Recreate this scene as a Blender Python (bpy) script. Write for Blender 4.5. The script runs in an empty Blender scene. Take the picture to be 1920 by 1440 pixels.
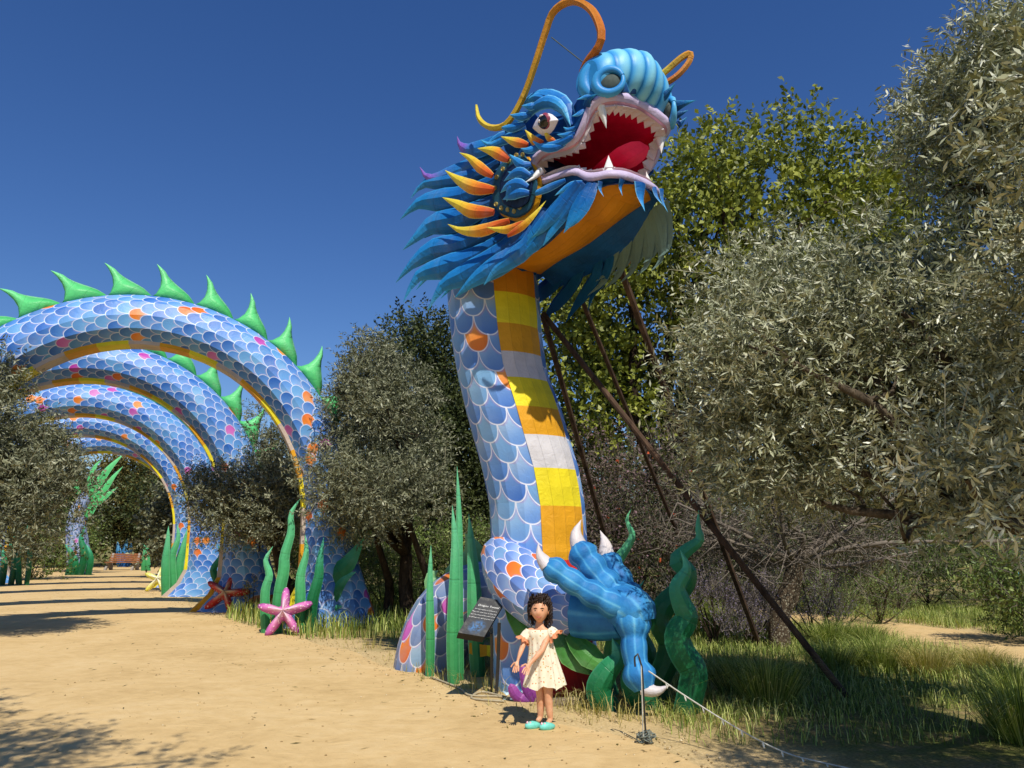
import bpy, bmesh, math, random
import numpy as np
from mathutils import Vector, Matrix

scene = bpy.context.scene
col = scene.collection
rad = math.radians

# ---------------------------------------------------------------- camera, sky, sun, exposure
FPX = 1443.0                     # focal length in pixels of the 1920 wide photograph
PITCH = math.atan(297.0 / FPX)
CAMH = 1.55
cam_d = bpy.data.cameras.new('camera')
cam_d.sensor_width = 36.0
cam_d.lens = 36.0 * FPX / 1920.0
cam_d.clip_start = 0.05
cam_d.clip_end = 2000.0
cam = bpy.data.objects.new('camera', cam_d)
cam.location = (0, 0, CAMH)
cam.rotation_euler = (math.pi / 2 + PITCH, 0, 0)
col.objects.link(cam)
scene.camera = cam

SUNV = Vector((0.22, -0.76, 1.0)).normalized()      # towards the sun
SUN_EL = math.asin(SUNV.z)
world = bpy.data.worlds.new('World')
scene.world = world
world.use_nodes = True
wn = world.node_tree
wn.nodes.clear()
sky = wn.nodes.new('ShaderNodeTexSky')
sky.sky_type = 'NISHITA'
sky.sun_disc = False
sky.sun_elevation = SUN_EL
sky.sun_rotation = math.atan2(SUNV.x, SUNV.y)
sky.altitude = 0.0
sky.air_density = 1.0
sky.dust_density = 0.0
sky.ozone_density = 4.5
bg = wn.nodes.new('ShaderNodeBackground')
bg.inputs['Strength'].default_value = 0.105
wo = wn.nodes.new('ShaderNodeOutputWorld')
hs = wn.nodes.new('ShaderNodeHueSaturation')
hs.inputs['Saturation'].default_value = 1.22
hs.inputs['Hue'].default_value = 0.512
wn.links.new(sky.outputs[0], hs.inputs['Color'])
wn.links.new(hs.outputs[0], bg.inputs[0])
wn.links.new(bg.outputs[0], wo.inputs[0])

sun_d = bpy.data.lights.new('sun', 'SUN')
sun_d.energy = 5.0
sun_d.angle = rad(0.53)
sun_d.color = (1.0, 0.945, 0.85)
sun = bpy.data.objects.new('sun', sun_d)
sun.rotation_euler = SUNV.to_track_quat('Z', 'Y').to_euler()
sun.location = (5, -15, 30)
col.objects.link(sun)

scene.view_settings.view_transform = 'Standard'
scene.view_settings.look = 'None'
scene.view_settings.exposure = 0.0
scene.view_settings.gamma = 1.0

# ---------------------------------------------------------------- geometry helpers
_c, _s = math.cos(PITCH), math.sin(PITCH)
CAM = np.array([0.0, 0.0, CAMH])
def ray(px, py):
    u = (px - 960.0) / FPX; v = (720.0 - py) / FPX
    return np.array([u, _c - v * _s, _s + v * _c])
def P(px, py, Y):                 # a point seen at a pixel of the photograph, at a chosen depth
    d = ray(px, py); return CAM + d * (Y / d[1])
def G(px, py):                    # the same on the ground
    d = ray(px, py); return CAM + d * (-CAMH / d[2])
def mpp(Y, py=1100):              # metres per pixel at depth Y
    d = ray(960, py); return (Y / d[1]) / FPX
def nrm(v):
    v = np.asarray(v, float); n = np.linalg.norm(v); return v / n if n > 1e-9 else v
def spline(pts, n):               # Catmull-Rom through points of any dimension
    p = np.asarray(pts, float)
    if len(p) == 2:
        t = np.linspace(0, 1, n)[:, None]; return p[0] * (1 - t) + p[1] * t
    q = np.vstack([2 * p[0] - p[1], p, 2 * p[-1] - p[-2]])
    seg = np.linalg.norm(np.diff(p[:, :3], axis=0), axis=1); cum = np.concatenate([[0], np.cumsum(seg)])
    cum = cum / cum[-1]
    out = []
    for t in np.linspace(0, 1, n):
        i = min(max(np.searchsorted(cum, t, 'right') - 1, 0), len(p) - 2)
        f = (t - cum[i]) / max(cum[i + 1] - cum[i], 1e-9)
        a, b, c_, d = q[i], q[i + 1], q[i + 2], q[i + 3]
        out.append(0.5 * (2 * b + (c_ - a) * f + (2 * a - 5 * b + 4 * c_ - d) * f * f + (3 * b - a - 3 * c_ + d) * f ** 3))
    return np.array(out)

class MB:                         # collects verts, faces, uvs and material slots of ONE mesh
    def __init__(s): s.v = []; s.f = []; s.uv = []; s.m = []
    def face(s, idx, uv=None, m=0):
        s.f.append(tuple(idx)); s.uv.append(uv if uv is not None else [(0, 0)] * len(idx)); s.m.append(m)
    def grid(s, R, U=None, V=None, close=False, m=0, flip=False, mats=None):
        R = np.asarray(R, float); a, b = R.shape[:2]; o = len(s.v)
        s.v.extend(R.reshape(-1, 3).tolist())
        bb = b if close else b - 1
        if U is None: U = np.linspace(0, 1, bb + 1)
        if V is None: V = np.linspace(0, 1, a)
        U = np.asarray(U); V = np.asarray(V)
        for i in range(a - 1):
            for j in range(bb):
                k = (j + 1) % b
                idx = [o + i * b + j, o + i * b + k, o + (i + 1) * b + k, o + (i + 1) * b + j]
                def uv(ii, jj):
                    x = U[ii, jj] if U.ndim == 2 else U[jj]; y = V[ii, jj] if V.ndim == 2 else V[ii]
                    return (float(x), float(y))
                u = [uv(i, j), uv(i, j + 1), uv(i + 1, j + 1), uv(i + 1, j)]
                if flip: idx = idx[::-1]; u = u[::-1]
                s.face(idx, u, mats[j] if mats is not None else m)
    def fan(s, ring, m=0, flip=False, uv=(0.5, 0)):
        o = len(s.v); s.v.extend([list(map(float, p)) for p in ring])
        idx = list(range(o, o + len(ring)))
        if flip: idx = idx[::-1]
        s.face(idx, [uv] * len(ring), m)
    def box(s, c, size, rot=None, m=0):
        c = np.asarray(c, float); h = np.asarray(size, float) / 2
        k = np.array([[x, y, z] for x in (-1, 1) for y in (-1, 1) for z in (-1, 1)], float) * h
        if rot is not None: k = k @ np.asarray(rot).T
        o = len(s.v); s.v.extend((k + c).tolist())
        for q in ((0, 1, 3, 2), (4, 6, 7, 5), (0, 4, 5, 1), (2, 3, 7, 6), (0, 2, 6, 4), (1, 5, 7, 3)):
            s.face([o + i for i in q], [(0, 0), (1, 0), (1, 1), (0, 1)], m)
    def tube(s, pts, r, n=8, m=0, ref=(0, 0, 1), caps=True, squash=1.0, vscale=None):
        p = np.asarray(pts, float); r = np.broadcast_to(np.asarray(r, float), (len(p),))
        T = np.gradient(p, axis=0); R = []
        prev = None
        for i in range(len(p)):
            t = nrm(T[i])
            if prev is None:
                a = np.cross(t, ref)
                if np.linalg.norm(a) < 1e-4: a = np.cross(t, (1, 0, 0))
                a = nrm(a)
            else:
                a = nrm(prev - t * np.dot(prev, t))
            prev = a; b = np.cross(t, a)
            th = np.arange(n) * 2 * math.pi / n
            R.append(p[i] + r[i] * (np.cos(th)[:, None] * a + squash * np.sin(th)[:, None] * b))
        L = np.concatenate([[0], np.cumsum(np.linalg.norm(np.diff(p, axis=0), axis=1))])
        s.grid(R, close=True, m=m, V=L if vscale else L / max(L[-1], 1e-9), U=np.linspace(0, 1, n + 1) * (vscale or 1))
        if caps: s.fan(R[0], m, True); s.fan(R[-1], m, False, (0.5, 1))
        return R
    def ball(s, c, r, nu=12, nv=8, rot=None, m=0, fn=None):
        th = np.linspace(0, 2 * math.pi, nu, endpoint=False); R = []
        for i in range(nv + 1):
            ph = math.pi * (i / nv) * 0.998 + 0.001
            k = np.stack([np.sin(ph) * np.cos(th), np.sin(ph) * np.sin(th), np.full(nu, -np.cos(ph))], 1)
            if fn is not None: k = fn(k)
            R.append(k)
        R = np.array(R) * np.asarray(r, float)
        if rot is not None: R = R @ np.asarray(rot).T
        s.grid(R + np.asarray(c, float), close=True, m=m)

def origin_of(parent):
    o = np.zeros(3)
    while parent is not None:
        o += np.array(parent.location); parent = parent.parent
    return o
def make_obj(name, verts, faces, mats, parent=None, uvs=None, mi=None, smooth=False):
    me = bpy.data.meshes.new(name)
    v = np.asarray(verts, float) - origin_of(parent)
    me.from_pydata(v.tolist(), [], faces)
    if uvs is not None:
        l = me.uv_layers.new(name='UVMap')
        l.data.foreach_set('uv', np.array([c for f in uvs for c in f], dtype=np.float32).ravel())
    for m in (mats if isinstance(mats, (list, tuple)) else [mats]): me.materials.append(m)
    if mi is not None: me.polygons.foreach_set('material_index', np.array(mi, dtype=np.int32))
    me.polygons.foreach_set('use_smooth', np.full(len(me.polygons), bool(smooth)))
    me.update()
    o = bpy.data.objects.new(name, me); col.objects.link(o)
    if parent is not None: o.parent = parent
    return o
def build(mb, name, mats, parent=None, smooth=False):
    return make_obj(name, mb.v, mb.f, mats, parent, mb.uv, mb.m, smooth)
def quads_obj(name, V, nper, faces_per, mats, parent=None, rnd=None, smooth=False, mi=None):
    """many small pieces of nper verts each in one mesh, made fast with foreach_set"""
    n = len(V) // nper
    V = (np.asarray(V, np.float32) - origin_of(parent).astype(np.float32))
    me = bpy.data.meshes.new(name); me.vertices.add(len(V)); me.vertices.foreach_set('co', V.ravel())
    base = (np.arange(n) * nper)
    loops = []; sizes = []
    per = np.concatenate([np.array(f) for f in faces_per]); sz = np.array([len(f) for f in faces_per])
    li = (base[:, None] + per[None, :]).ravel().astype(np.int32)
    sizes = np.tile(sz, n); starts = np.concatenate([[0], np.cumsum(sizes)[:-1]]).astype(np.int32)
    me.loops.add(len(li)); me.loops.foreach_set('vertex_index', li)
    me.polygons.add(len(sizes)); me.polygons.foreach_set('loop_start', starts)
    for m in (mats if isinstance(mats, (list, tuple)) else [mats]): me.materials.append(m)
    me.update(calc_edges=True)
    if smooth: me.polygons.foreach_set('use_smooth', np.ones(len(sizes), bool))
    if rnd is not None:
        a = me.attributes.new('rnd', 'FLOAT', 'POINT'); a.data.foreach_set('value', np.repeat(np.asarray(rnd, np.float32), nper))
    o = bpy.data.objects.new(name, me); col.objects.link(o)
    if parent is not None: o.parent = parent; o['kind'] = 'stuff'
    return o
def tag(o, label, cat=None, group=None, kind=None):
    if label: o['label'] = label
    if cat: o['category'] = cat
    if group: o['group'] = group
    if kind: o['kind'] = kind
    return o
def thing(name, loc, label, cat, group=None):
    o = bpy.data.objects.new(name, None); o.empty_display_size = 0.2
    o.location = tuple(float(x) for x in loc); col.objects.link(o)
    return tag(o, label, cat, group)

# ---------------------------------------------------------------- materials
class NT:
    def __init__(s, name):
        s.mat = bpy.data.materials.new(name); s.mat.use_nodes = True
        s.t = s.mat.node_tree; s.bsdf = s.t.nodes['Principled BSDF']; s.out = s.t.nodes['Material Output']
    def node(s, typ, **kw):
        n = s.t.nodes.new(typ)
        for k, v in kw.items(): setattr(n, k, v)
        return n
    def put(s, sock, v):
        if v is None: return
        if isinstance(v, bpy.types.NodeSocket): s.t.links.new(v, sock)
        elif isinstance(v, (tuple, list)) and len(v) == 3 and sock.type == 'RGBA': sock.default_value = (*v, 1)
        else: sock.default_value = v
    def math(s, op, a, b=None, c=None, clamp=False):
        n = s.node('ShaderNodeMath', operation=op, use_clamp=clamp)
        s.put(n.inputs[0], a); s.put(n.inputs[1], b); s.put(n.inputs[2], c); return n.outputs[0]
    def mix(s, f, a, b, blend='MIX'):
        n = s.node('ShaderNodeMix', data_type='RGBA', blend_type=blend)
        s.put(n.inputs[0], f); s.put(n.inputs[6], a); s.put(n.inputs[7], b); return n.outputs[2]
    def ramp(s, f, stops, interp='LINEAR'):
        n = s.node('ShaderNodeValToRGB'); r = n.color_ramp; r.interpolation = interp
        while len(r.elements) > 1: r.elements.remove(r.elements[0])
        r.elements[0].position = stops[0][0]; r.elements[0].color = (*stops[0][1], 1)
        for p, c_ in stops[1:]:
            e = r.elements.new(p); e.color = (*c_, 1)
        s.put(n.inputs[0], f); return n.outputs[0]
    def smooth(s, x, lo, hi):
        n = s.node('ShaderNodeMapRange', interpolation_type='SMOOTHSTEP')
        s.put(n.inputs[0], x); n.inputs[1].default_value = lo; n.inputs[2].default_value = hi; return n.outputs[0]
    def noise(s, scale, detail=4, rough=0.55, vec=None, dist=0.0):
        n = s.node('ShaderNodeTexNoise'); n.inputs['Scale'].default_value = scale
        n.inputs['Detail'].default_value = detail; n.inputs['Roughness'].default_value = rough
        n.inputs['Distortion'].default_value = dist
        s.put(n.inputs['Vector'], vec if vec is not None else s.obj()); return n.outputs['Fac']
    def voro(s, scale, vec=None, feature='F1', out='Distance', rnd=1.0):
        n = s.node('ShaderNodeTexVoronoi', feature=feature); n.inputs['Scale'].default_value = scale
        if 'Randomness' in n.inputs: n.inputs['Randomness'].default_value = rnd
        s.put(n.inputs['Vector'], vec if vec is not None else s.obj()); return n.outputs[out]
    def obj(s):
        if not hasattr(s, '_tc'): s._tc = s.node('ShaderNodeTexCoord')
        return s._tc.outputs['Object']
    def uv(s):
        s.obj(); sp = s.node('ShaderNodeSeparateXYZ'); s.t.links.new(s._tc.outputs['UV'], sp.inputs[0]); return sp.outputs[0], sp.outputs[1]
    def attr(s, name):
        n = s.node('ShaderNodeAttribute', attribute_name=name); return n.outputs['Fac']
    def bump(s, h, strength=0.3, dist=0.02):
        n = s.node('ShaderNodeBump'); n.inputs['Strength'].default_value = strength; n.inputs['Distance'].default_value = dist
        s.put(n.inputs['Height'], h); s.t.links.new(n.outputs[0], s.bsdf.inputs['Normal'])
    def fin(s, color, rough=0.6, spec=0.3, trans=0.0, tcol=None):
        s.put(s.bsdf.inputs['Base Color'], color); s.put(s.bsdf.inputs['Roughness'], rough)
        s.bsdf.inputs['Specular IOR Level'].default_value = spec
        if trans > 0:
            tr = s.node('ShaderNodeBsdfTranslucent'); s.put(tr.inputs[0], tcol if tcol is not None else color)
            mx = s.node('ShaderNodeMixShader'); mx.inputs[0].default_value = trans
            s.t.links.new(s.bsdf.outputs[0], mx.inputs[1]); s.t.links.new(tr.outputs[0], mx.inputs[2])
            s.t.links.new(mx.outputs[0], s.out.inputs[0])
        return s.mat

def hexc(h):                      # sRGB hex to linear
    c = [int(h[i:i + 2], 16) / 255 for i in (0, 2, 4)]
    return tuple(x / 12.92 if x <= 0.04045 else ((x + 0.055) / 1.055) ** 2.4 for x in c)
def dim(c, k): return tuple(min(1, x * k) for x in c)

def m_fabric(name, c, rough=0.55, var=0.10, spec=0.25, trans=0.12):
    n = NT(name); f = n.noise(3.0, 3)
    k = n.mix(n.smooth(f, 0.3, 0.7), dim(c, 1 - var), dim(c, 1 + var))
    st = n.noise(45, 3, 0.6)
    k = n.mix(n.math('MULTIPLY', n.smooth(st, 0.55, 0.8), 0.12), k, dim(c, 0.6))
    U_, V_ = n.uv(); sm = n.smooth(n.math('ABSOLUTE', n.math('SUBTRACT', n.math('FRACT', n.math('MULTIPLY', U_, 4)), .5)), .465, .5)
    k = n.mix(n.math('MULTIPLY', sm, .3), k, dim(c, 0.5))
    wr = n.noise(9, 4, 0.6, None, 1.2)
    n.bump(n.math('MULTIPLY_ADD', sm, .25, wr), 0.45, 0.025)
    return n.fin(k, rough, spec, trans)
def m_feather(name, stops, edge, edge_w=0.12, edge_amt=0.75, rough=0.5, trans=0.08):
    """colour runs from root (v=0) to tip (v=1); a lighter painted line along both edges"""
    n = NT(name); u, v = n.uv()
    wob = n.math('MULTIPLY_ADD', n.noise(4, 3), 0.2, n.math('SUBTRACT', v, 0.1))
    k = n.ramp(wob, stops)
    k = n.mix(n.math('MULTIPLY', n.smooth(n.noise(7, 4), 0.35, 0.75), 0.35), k, n.mix(1.0, k, (0.62, 0.66, 0.72), 'MULTIPLY'))
    e = n.math('ABSOLUTE', n.math('SUBTRACT', u, 0.5))
    k = n.mix(n.math('MULTIPLY', n.smooth(e, 0.5 - edge_w, 0.495), edge_amt), k, edge)
    sm = n.smooth(n.math('ABSOLUTE', n.math('SUBTRACT', n.math('FRACT', n.math('MULTIPLY', v, 3.5)), .5)), .47, .5)
    k = n.mix(n.math('MULTIPLY', sm, .35), k, n.mix(1.0, k, (0.45, 0.48, 0.52), 'MULTIPLY'))
    k = n.mix(n.math('MULTIPLY', n.smooth(n.noise(2.5, 5, .65), .5, .8), .2), k, (.42, .43, .42))
    n.bump(n.math('MULTIPLY_ADD', sm, .3, n.noise(10, 5, .6, None, 1.6)), 0.45, 0.02)
    return n.fin(k, rough, 0.3, trans)
def m_scale(name, sw, rh, deep, mid, pale, p_or=0.06, p_mg=0.0, rim=(0.82, 0.86, 0.95), shade_grey=0.0, trans=0.08):
    """printed fish-scale fabric; UV in metres, tips point towards -v"""
    n = NT(name); U, V = n.uv()
    u = n.math('DIVIDE', U, sw); v = n.math('DIVIDE', V, rh)
    r0 = n.math('CEIL', v); dv = n.math('SUBTRACT', r0, v)
    par = n.math('FLOORED_MODULO', r0, 2.0); off = n.math('MULTIPLY', par, 0.5)
    def cell(o):
        c = n.math('ADD', n.math('ROUND', n.math('SUBTRACT', u, o)), o); return c, n.math('SUBTRACT', u, c)
    c0, d0 = cell(off); c1, d1 = cell(n.math('SUBTRACT', 0.5, off))
    x2 = n.math('MULTIPLY', d0, 2.0)
    dist = n.math('POWER', n.math('ADD', n.math('POWER', n.math('ABSOLUTE', x2), 2.2), n.math('POWER', dv, 2.2)), 1 / 2.2)
    ins = n.math('LESS_THAN', dist, 1.0)
    cid = n.math('ADD', n.math('MULTIPLY', c0, ins), n.math('MULTIPLY', c1, n.math('SUBTRACT', 1.0, ins)))
    rid = n.math('SUBTRACT', r0, n.math('SUBTRACT', 1.0, ins))
    ddv = n.math('SUBTRACT', dv, n.math('SUBTRACT', 1.0, ins))        # -1 .. 1 down the scale
    ddu = n.math('ADD', n.math('MULTIPLY', d0, ins), n.math('MULTIPLY', d1, n.math('SUBTRACT', 1.0, ins)))
    cb = n.node('ShaderNodeCombineXYZ'); n.put(cb.inputs[0], cid); n.put(cb.inputs[1], rid)
    wnz = n.node('ShaderNodeTexWhiteNoise', noise_dimensions='2D'); n.put(wnz.inputs['Vector'], cb.outputs[0])
    h = wnz.outputs['Value']; sp = n.node('ShaderNodeSeparateColor'); n.put(sp.inputs[0], wnz.outputs['Color'])
    g = n.math('MULTIPLY_ADD', ddv, 0.36, n.math('MULTIPLY_ADD', ddu, 0.35, n.math('MULTIPLY_ADD', sp.outputs[1], 0.55, 0.22)))
    blue = n.ramp(g, [(0.0, pale), (0.45, mid), (1.0, deep)])
    blue = n.mix(n.math('MULTIPLY', n.smooth(sp.outputs[2], 0.6, 1.0), 0.35), blue, (pale[0] * 0.8, pale[1] * 1.1, pale[2] * 0.92))
    og = n.ramp(g, [(0.0, (0.85, 0.42, 0.12)), (0.5, (0.85, 0.24, 0.03)), (1.0, (0.75, 0.14, 0.02))])
    mgc = n.ramp(g, [(0.0, (0.7, 0.25, 0.6)), (1.0, (0.5, 0.04, 0.38))])
    k = n.mix(n.math('LESS_THAN', h, p_or), blue, og)
    if p_mg > 0: k = n.mix(n.math('MULTIPLY', n.math('GREATER_THAN', h, p_or), n.math('LESS_THAN', h, p_or + p_mg)), k, mgc)
    outer = n.math('MULTIPLY', n.math('SUBTRACT', 1.0, ins), n.math('SUBTRACT', 1.0, n.smooth(dist, 1.0, 1.16)))
    k = n.mix(n.math('MULTIPLY', outer, 0.6), k, (0.42, 0.30, 0.62))
    k = n.mix(n.math('MULTIPLY', ins, n.smooth(dist, 0.90, 0.965)), k, rim)
    k = n.mix(n.math('MULTIPLY', n.smooth(n.noise(2.2, 5), 0.45, 0.75), 0.22 + shade_grey), k, (0.33, 0.36, 0.40))
    n.bump(n.noise(6, 4, 0.55, None, 1.0), 0.3, 0.025)
    return n.fin(k, 0.45, 0.35, trans)
def m_bark(name, a, b, sc=14):
    n = NT(name); mp = n.node('ShaderNodeMapping'); mp.inputs['Scale'].default_value = (1, 1, 0.25); n.put(mp.inputs[0], n.obj())
    f = n.noise(sc, 6, 0.65, mp.outputs[0], 0.5)
    n.bump(f, 0.9, 0.03); return n.fin(n.ramp(f, [(0.3, a), (0.7, b)]), 0.9, 0.1)
def m_leaf(name, cols, rough=0.5, trans=0.25, tk=1.3, spec=0.25):
    n = NT(name); r = n.attr('rnd')
    k = n.ramp(r, [(i / (len(cols) - 1), c) for i, c in enumerate(cols)])
    return n.fin(k, rough, spec, trans, n.mix(1.0, k, (tk, tk * 1.1, 0.5), 'MULTIPLY'))
def m_plain(name, c, rough=0.6, spec=0.3, metal=0.0, var=0.15, sc=20):
    n = NT(name); k = n.mix(n.smooth(n.noise(sc, 5), 0.3, 0.75), dim(c, 1 + var), dim(c, 1 - var))
    n.bsdf.inputs['Metallic'].default_value = metal
    n.bump(n.noise(sc * 3, 3), 0.15, 0.005); return n.fin(k, rough, spec)

M = {}
M['scale'] = m_scale('printed blue scales', 0.36, 0.215, hexc('4272C4'), hexc('74A0DC'), hexc('B0D0F0'), 0.06)
M['scale_s'] = m_scale('small printed scales', 0.19, 0.13, hexc('4668B0'), hexc('7090CC'), hexc('A9C4E8'), 0.07, trans=0.05)
M['scale_b'] = m_scale('greyish printed scales', 0.27, 0.19, hexc('53689A'), hexc('7E93B8'), hexc('A9B8CE'), 0.09, 0.02, (0.75, 0.75, 0.78), 0.18)  # shade on the body loop worked into greyer scale colours
M['scale_a'] = m_scale('arch printed scales', 0.25, 0.165, hexc('2E66B8'), hexc('5C92D6'), hexc('90BEEA'), 0.055, 0.022, (0.66, 0.77, 0.9))
M['gold'] = m_fabric('gold fabric', hexc('E3A322'))
M['orange'] = m_fabric('ochre fabric', hexc('D98E1C'))
M['yellow'] = m_fabric('yellow fabric', hexc('EFDC2A'))
M['white'] = m_fabric('white fabric', hexc('D3D0D2'))
M['red'] = m_fabric('red fabric', hexc('D8352A'))
M['beige'] = m_fabric('beige fabric', hexc('C8B6A4'))
BLUES = [(0.0, hexc('0B4C8C')), (0.35, hexc('1668B4')), (0.75, hexc('2186C8')), (1.0, hexc('3A93BC'))]
M['mane'] = m_feather('mane blue', BLUES, hexc('3FA6DE'), 0.07, 0.6)
M['mane_p'] = m_feather('mane blue with violet tip', [(0, hexc('0F58A0')), (0.45, hexc('1E77C0')), (0.65, hexc('4D7BC8')), (0.8, hexc('8A62C4')), (1, hexc('9A70CC'))], hexc('3FA6DE'), 0.07, 0.5)
M['mane_dk'] = m_fabric('blue lining', hexc('1B5C92'), 0.7, 0.12, 0.1, 0.2)
M['mane_in'] = m_fabric('unpainted lining', hexc('7E9A92'), 0.7, 0.08, 0.1, 0.3)
M['flame'] = m_feather('blue flame', [(0, hexc('0D58A8')), (0.6, hexc('2A86D0')), (1, hexc('57BDEA'))], hexc('7FD0F2'), 0.1, 0.8)
M['fire'] = m_feather('orange flame', [(0, hexc('B8400E')), (0.2, hexc('E46A28')), (0.42, hexc('EFA22C')), (0.62, hexc('F0CE38')), (1, hexc('F2E24A'))], hexc('F4E36A'), 0.07, 0.7)
M['spike'] = m_feather('dark blue spike', [(0, hexc('0A3F78')), (0.6, hexc('14609E')), (1, hexc('3FB0DC'))], hexc('49B4E2'), 0.07, 0.8)
M['skull'] = m_fabric('deep blue fabric', hexc('0F4F8E'), 0.55, 0.25)
M['skullb'] = m_fabric('mid blue fabric', hexc('2180C6'), 0.5, 0.25)
M['navy'] = m_fabric('navy fabric', hexc('1A2E50'), 0.6, 0.2)
M['teal'] = m_fabric('teal fabric', hexc('2B5A70'), 0.5, 0.2)
M['brass'] = m_plain('brass stud', hexc('C8B060'), 0.35, 0.5, 0.5)
M['lip'] = m_fabric('lavender lip', hexc('D2C2E0'), 0.45, 0.08)
M['gum'] = m_fabric('pink gum', hexc('DCA2BC'), 0.45, 0.12)
M['tooth'] = m_fabric('white tooth', hexc('E8E0E2'), 0.45, 0.05)
M['fang'] = m_fabric('white fang', hexc('F0EEEA'), 0.4, 0.04)
M['mouth'] = m_fabric('crimson lining', hexc('DA1648'), 0.6, 0.15, 0.2, 0.15)
M['tongue'] = m_fabric('pink tongue', hexc('DC2A5C'), 0.5, 0.12)
M['horn'] = m_feather('orange whisker', [(0, hexc('E6D23C')), (0.25, hexc('C8A030')), (0.6, hexc('D88A28')), (1, hexc('B85A20'))], hexc('E0A040'), 0.05, 0.2)
M['eyew'] = m_fabric('eye white', hexc('EDE6EC'), 0.35, 0.04)
M['iris'] = m_plain('iris', hexc('8A3A4C'), 0.3, 0.5)
M['pupil'] = m_plain('pupil', hexc('17161A'), 0.15, 0.6)
M['nostril'] = m_plain('nostril mesh', hexc('4A5450'), 0.8, 0.2)
def nose_mat():
    n = NT('nose blue'); u, v = n.uv()
    k = n.ramp(n.math('MULTIPLY_ADD', n.noise(3, 2), 0.3, n.math('SUBTRACT', u, 0.15)), [(0, hexc('0F5CA0')), (0.45, hexc('2E8CD0')), (0.75, hexc('4FAADF')), (1, hexc('8AD2EA'))])
    n.bump(n.noise(9, 3), 0.15, 0.02); return n.fin(k, 0.45, 0.35, 0.06)
M['nose'] = nose_mat()
def claw_mat():
    n = NT('claw blue'); u, v = n.uv()
    rdg = n.math('ABSOLUTE', n.math('SUBTRACT', n.math('FRACT', n.math('MULTIPLY', u, 8)), 0.5))
    f = n.math('MULTIPLY_ADD', n.smooth(rdg, 0.3, 0.5), 0.22, n.math('SUBTRACT', n.noise(3.5, 4, 0.6), 0.06))
    k = n.ramp(f, [(0.2, hexc('1A5A9C')), (0.5, hexc('3589C6')), (0.72, hexc('5FB0DA')), (0.9, hexc('9FD2EA'))])
    k = n.mix(n.math('MULTIPLY', n.smooth(n.noise(14, 5, .7), .45, .75), .4), k, hexc('16508C'))
    n.bump(n.noise(10, 4, .6, None, 1.5), 0.4, 0.02); return n.fin(k, 0.55, 0.25, 0.06)
M['clawb'] = claw_mat()
M['nail'] = m_fabric('claw white', hexc('DAD2D2'), 0.45, 0.08)
def weed_mat(name, cols, edge):
    return m_feather(name, [(i / (len(cols) - 1), hexc(c)) for i, c in enumerate(cols)], hexc(edge), 0.06, 0.45, 0.42, 0.12)
M['weed'] = weed_mat('seaweed green', ['3A8A50', '4AA866', '5CBC80', '74CC98'], '9ADCB0')
M['weed_d'] = weed_mat('dark seaweed', ['14502E', '1B6A3C', '2E8A5A', '5CC0A0'], '4E9A74')
M['weed_l'] = weed_mat('pale green fin', ['5E9A5A', '78B070', '86BE80'], 'A0D090')
M['fin'] = weed_mat('arch fin green', ['4CBE68', '62D47E', '86EA9C'], 'B8F6C2')
M['leafy'] = weed_mat('leaf ornament', ['2E6A26', '4A8A3A', '66A850'], '8CC070')
M['pole'] = m_bark('rusty pole', hexc('2C241E'), hexc('6A5444'), 7)
M['bark'] = m_bark('grey bark', hexc('2A231C'), hexc('6E6252'))
M['bark_d'] = m_bark('dark bark', hexc('1A140F'), hexc('4A3D30'))
M['twig'] = m_plain('dry twigs', hexc('72695E'), 0.9, 0.1)
M['twigpale'] = m_plain('olive twigs', hexc('9A957C'), 0.85, 0.1)
M['olive'] = m_leaf('olive leaves', [hexc('3A402A'), hexc('747858'), hexc('B2B492'), hexc('E2E2CA')], 0.4, 0.08, 1.1, 0.4)
M['olive_d'] = m_leaf('grey olive leaves', [hexc('34382A'), hexc('5A5E46'), hexc('888A6C'), hexc('B4B498')], 0.45, 0.07, 1.1)
M['oak'] = m_leaf('fresh oak leaves', [hexc('3C441A'), hexc('646C28'), hexc('8E943C'), hexc('B8B858')], 0.42, 0.16, 1.15)
M['dark'] = m_leaf('dark evergreen leaves', [hexc('1C2412'), hexc('303A1C'), hexc('4A522A'), hexc('6A7040')], 0.5, 0.06, 1.0)
M['brownleaf'] = m_leaf('olive brown leaves', [hexc('34341A'), hexc('524C24'), hexc('706632'), hexc('8E8048')], 0.6, 0.12)
M['shrub'] = m_leaf('shrub leaves', [hexc('34461E'), hexc('546A30'), hexc('788A46'), hexc('A2AA6A')], 0.5, 0.12, 1.1)
M['lav'] = m_leaf('lavender stems', [hexc('5E5A4C'), hexc('7A7068'), hexc('86789A'), hexc('9A8EA0')], 0.7, 0.15)
M['grass'] = m_leaf('grass blades', [hexc('42541E'), hexc('708436'), hexc('A2AE54'), hexc('CECC84')], 0.55, 0.2, 1.1)
M['drygrass'] = m_leaf('dry grass blades', [hexc('7C7A40'), hexc('9C9450'), hexc('B8A868'), hexc('CDBB84')], 0.7, 0.25)
M['redbud'] = m_leaf('faded blossom', [hexc('565038'), hexc('6E6650'), hexc('8E7078'), hexc('66703E')], 0.7, 0.25)
M['whiteflower'] = m_leaf('white flowers', [hexc('D8D8D0'), hexc('F0F0EA')], 0.6, 0.2)
M['orangeflower'] = m_leaf('orange flowers', [hexc('D8502A'), hexc('F08050')], 0.6, 0.2)
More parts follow.
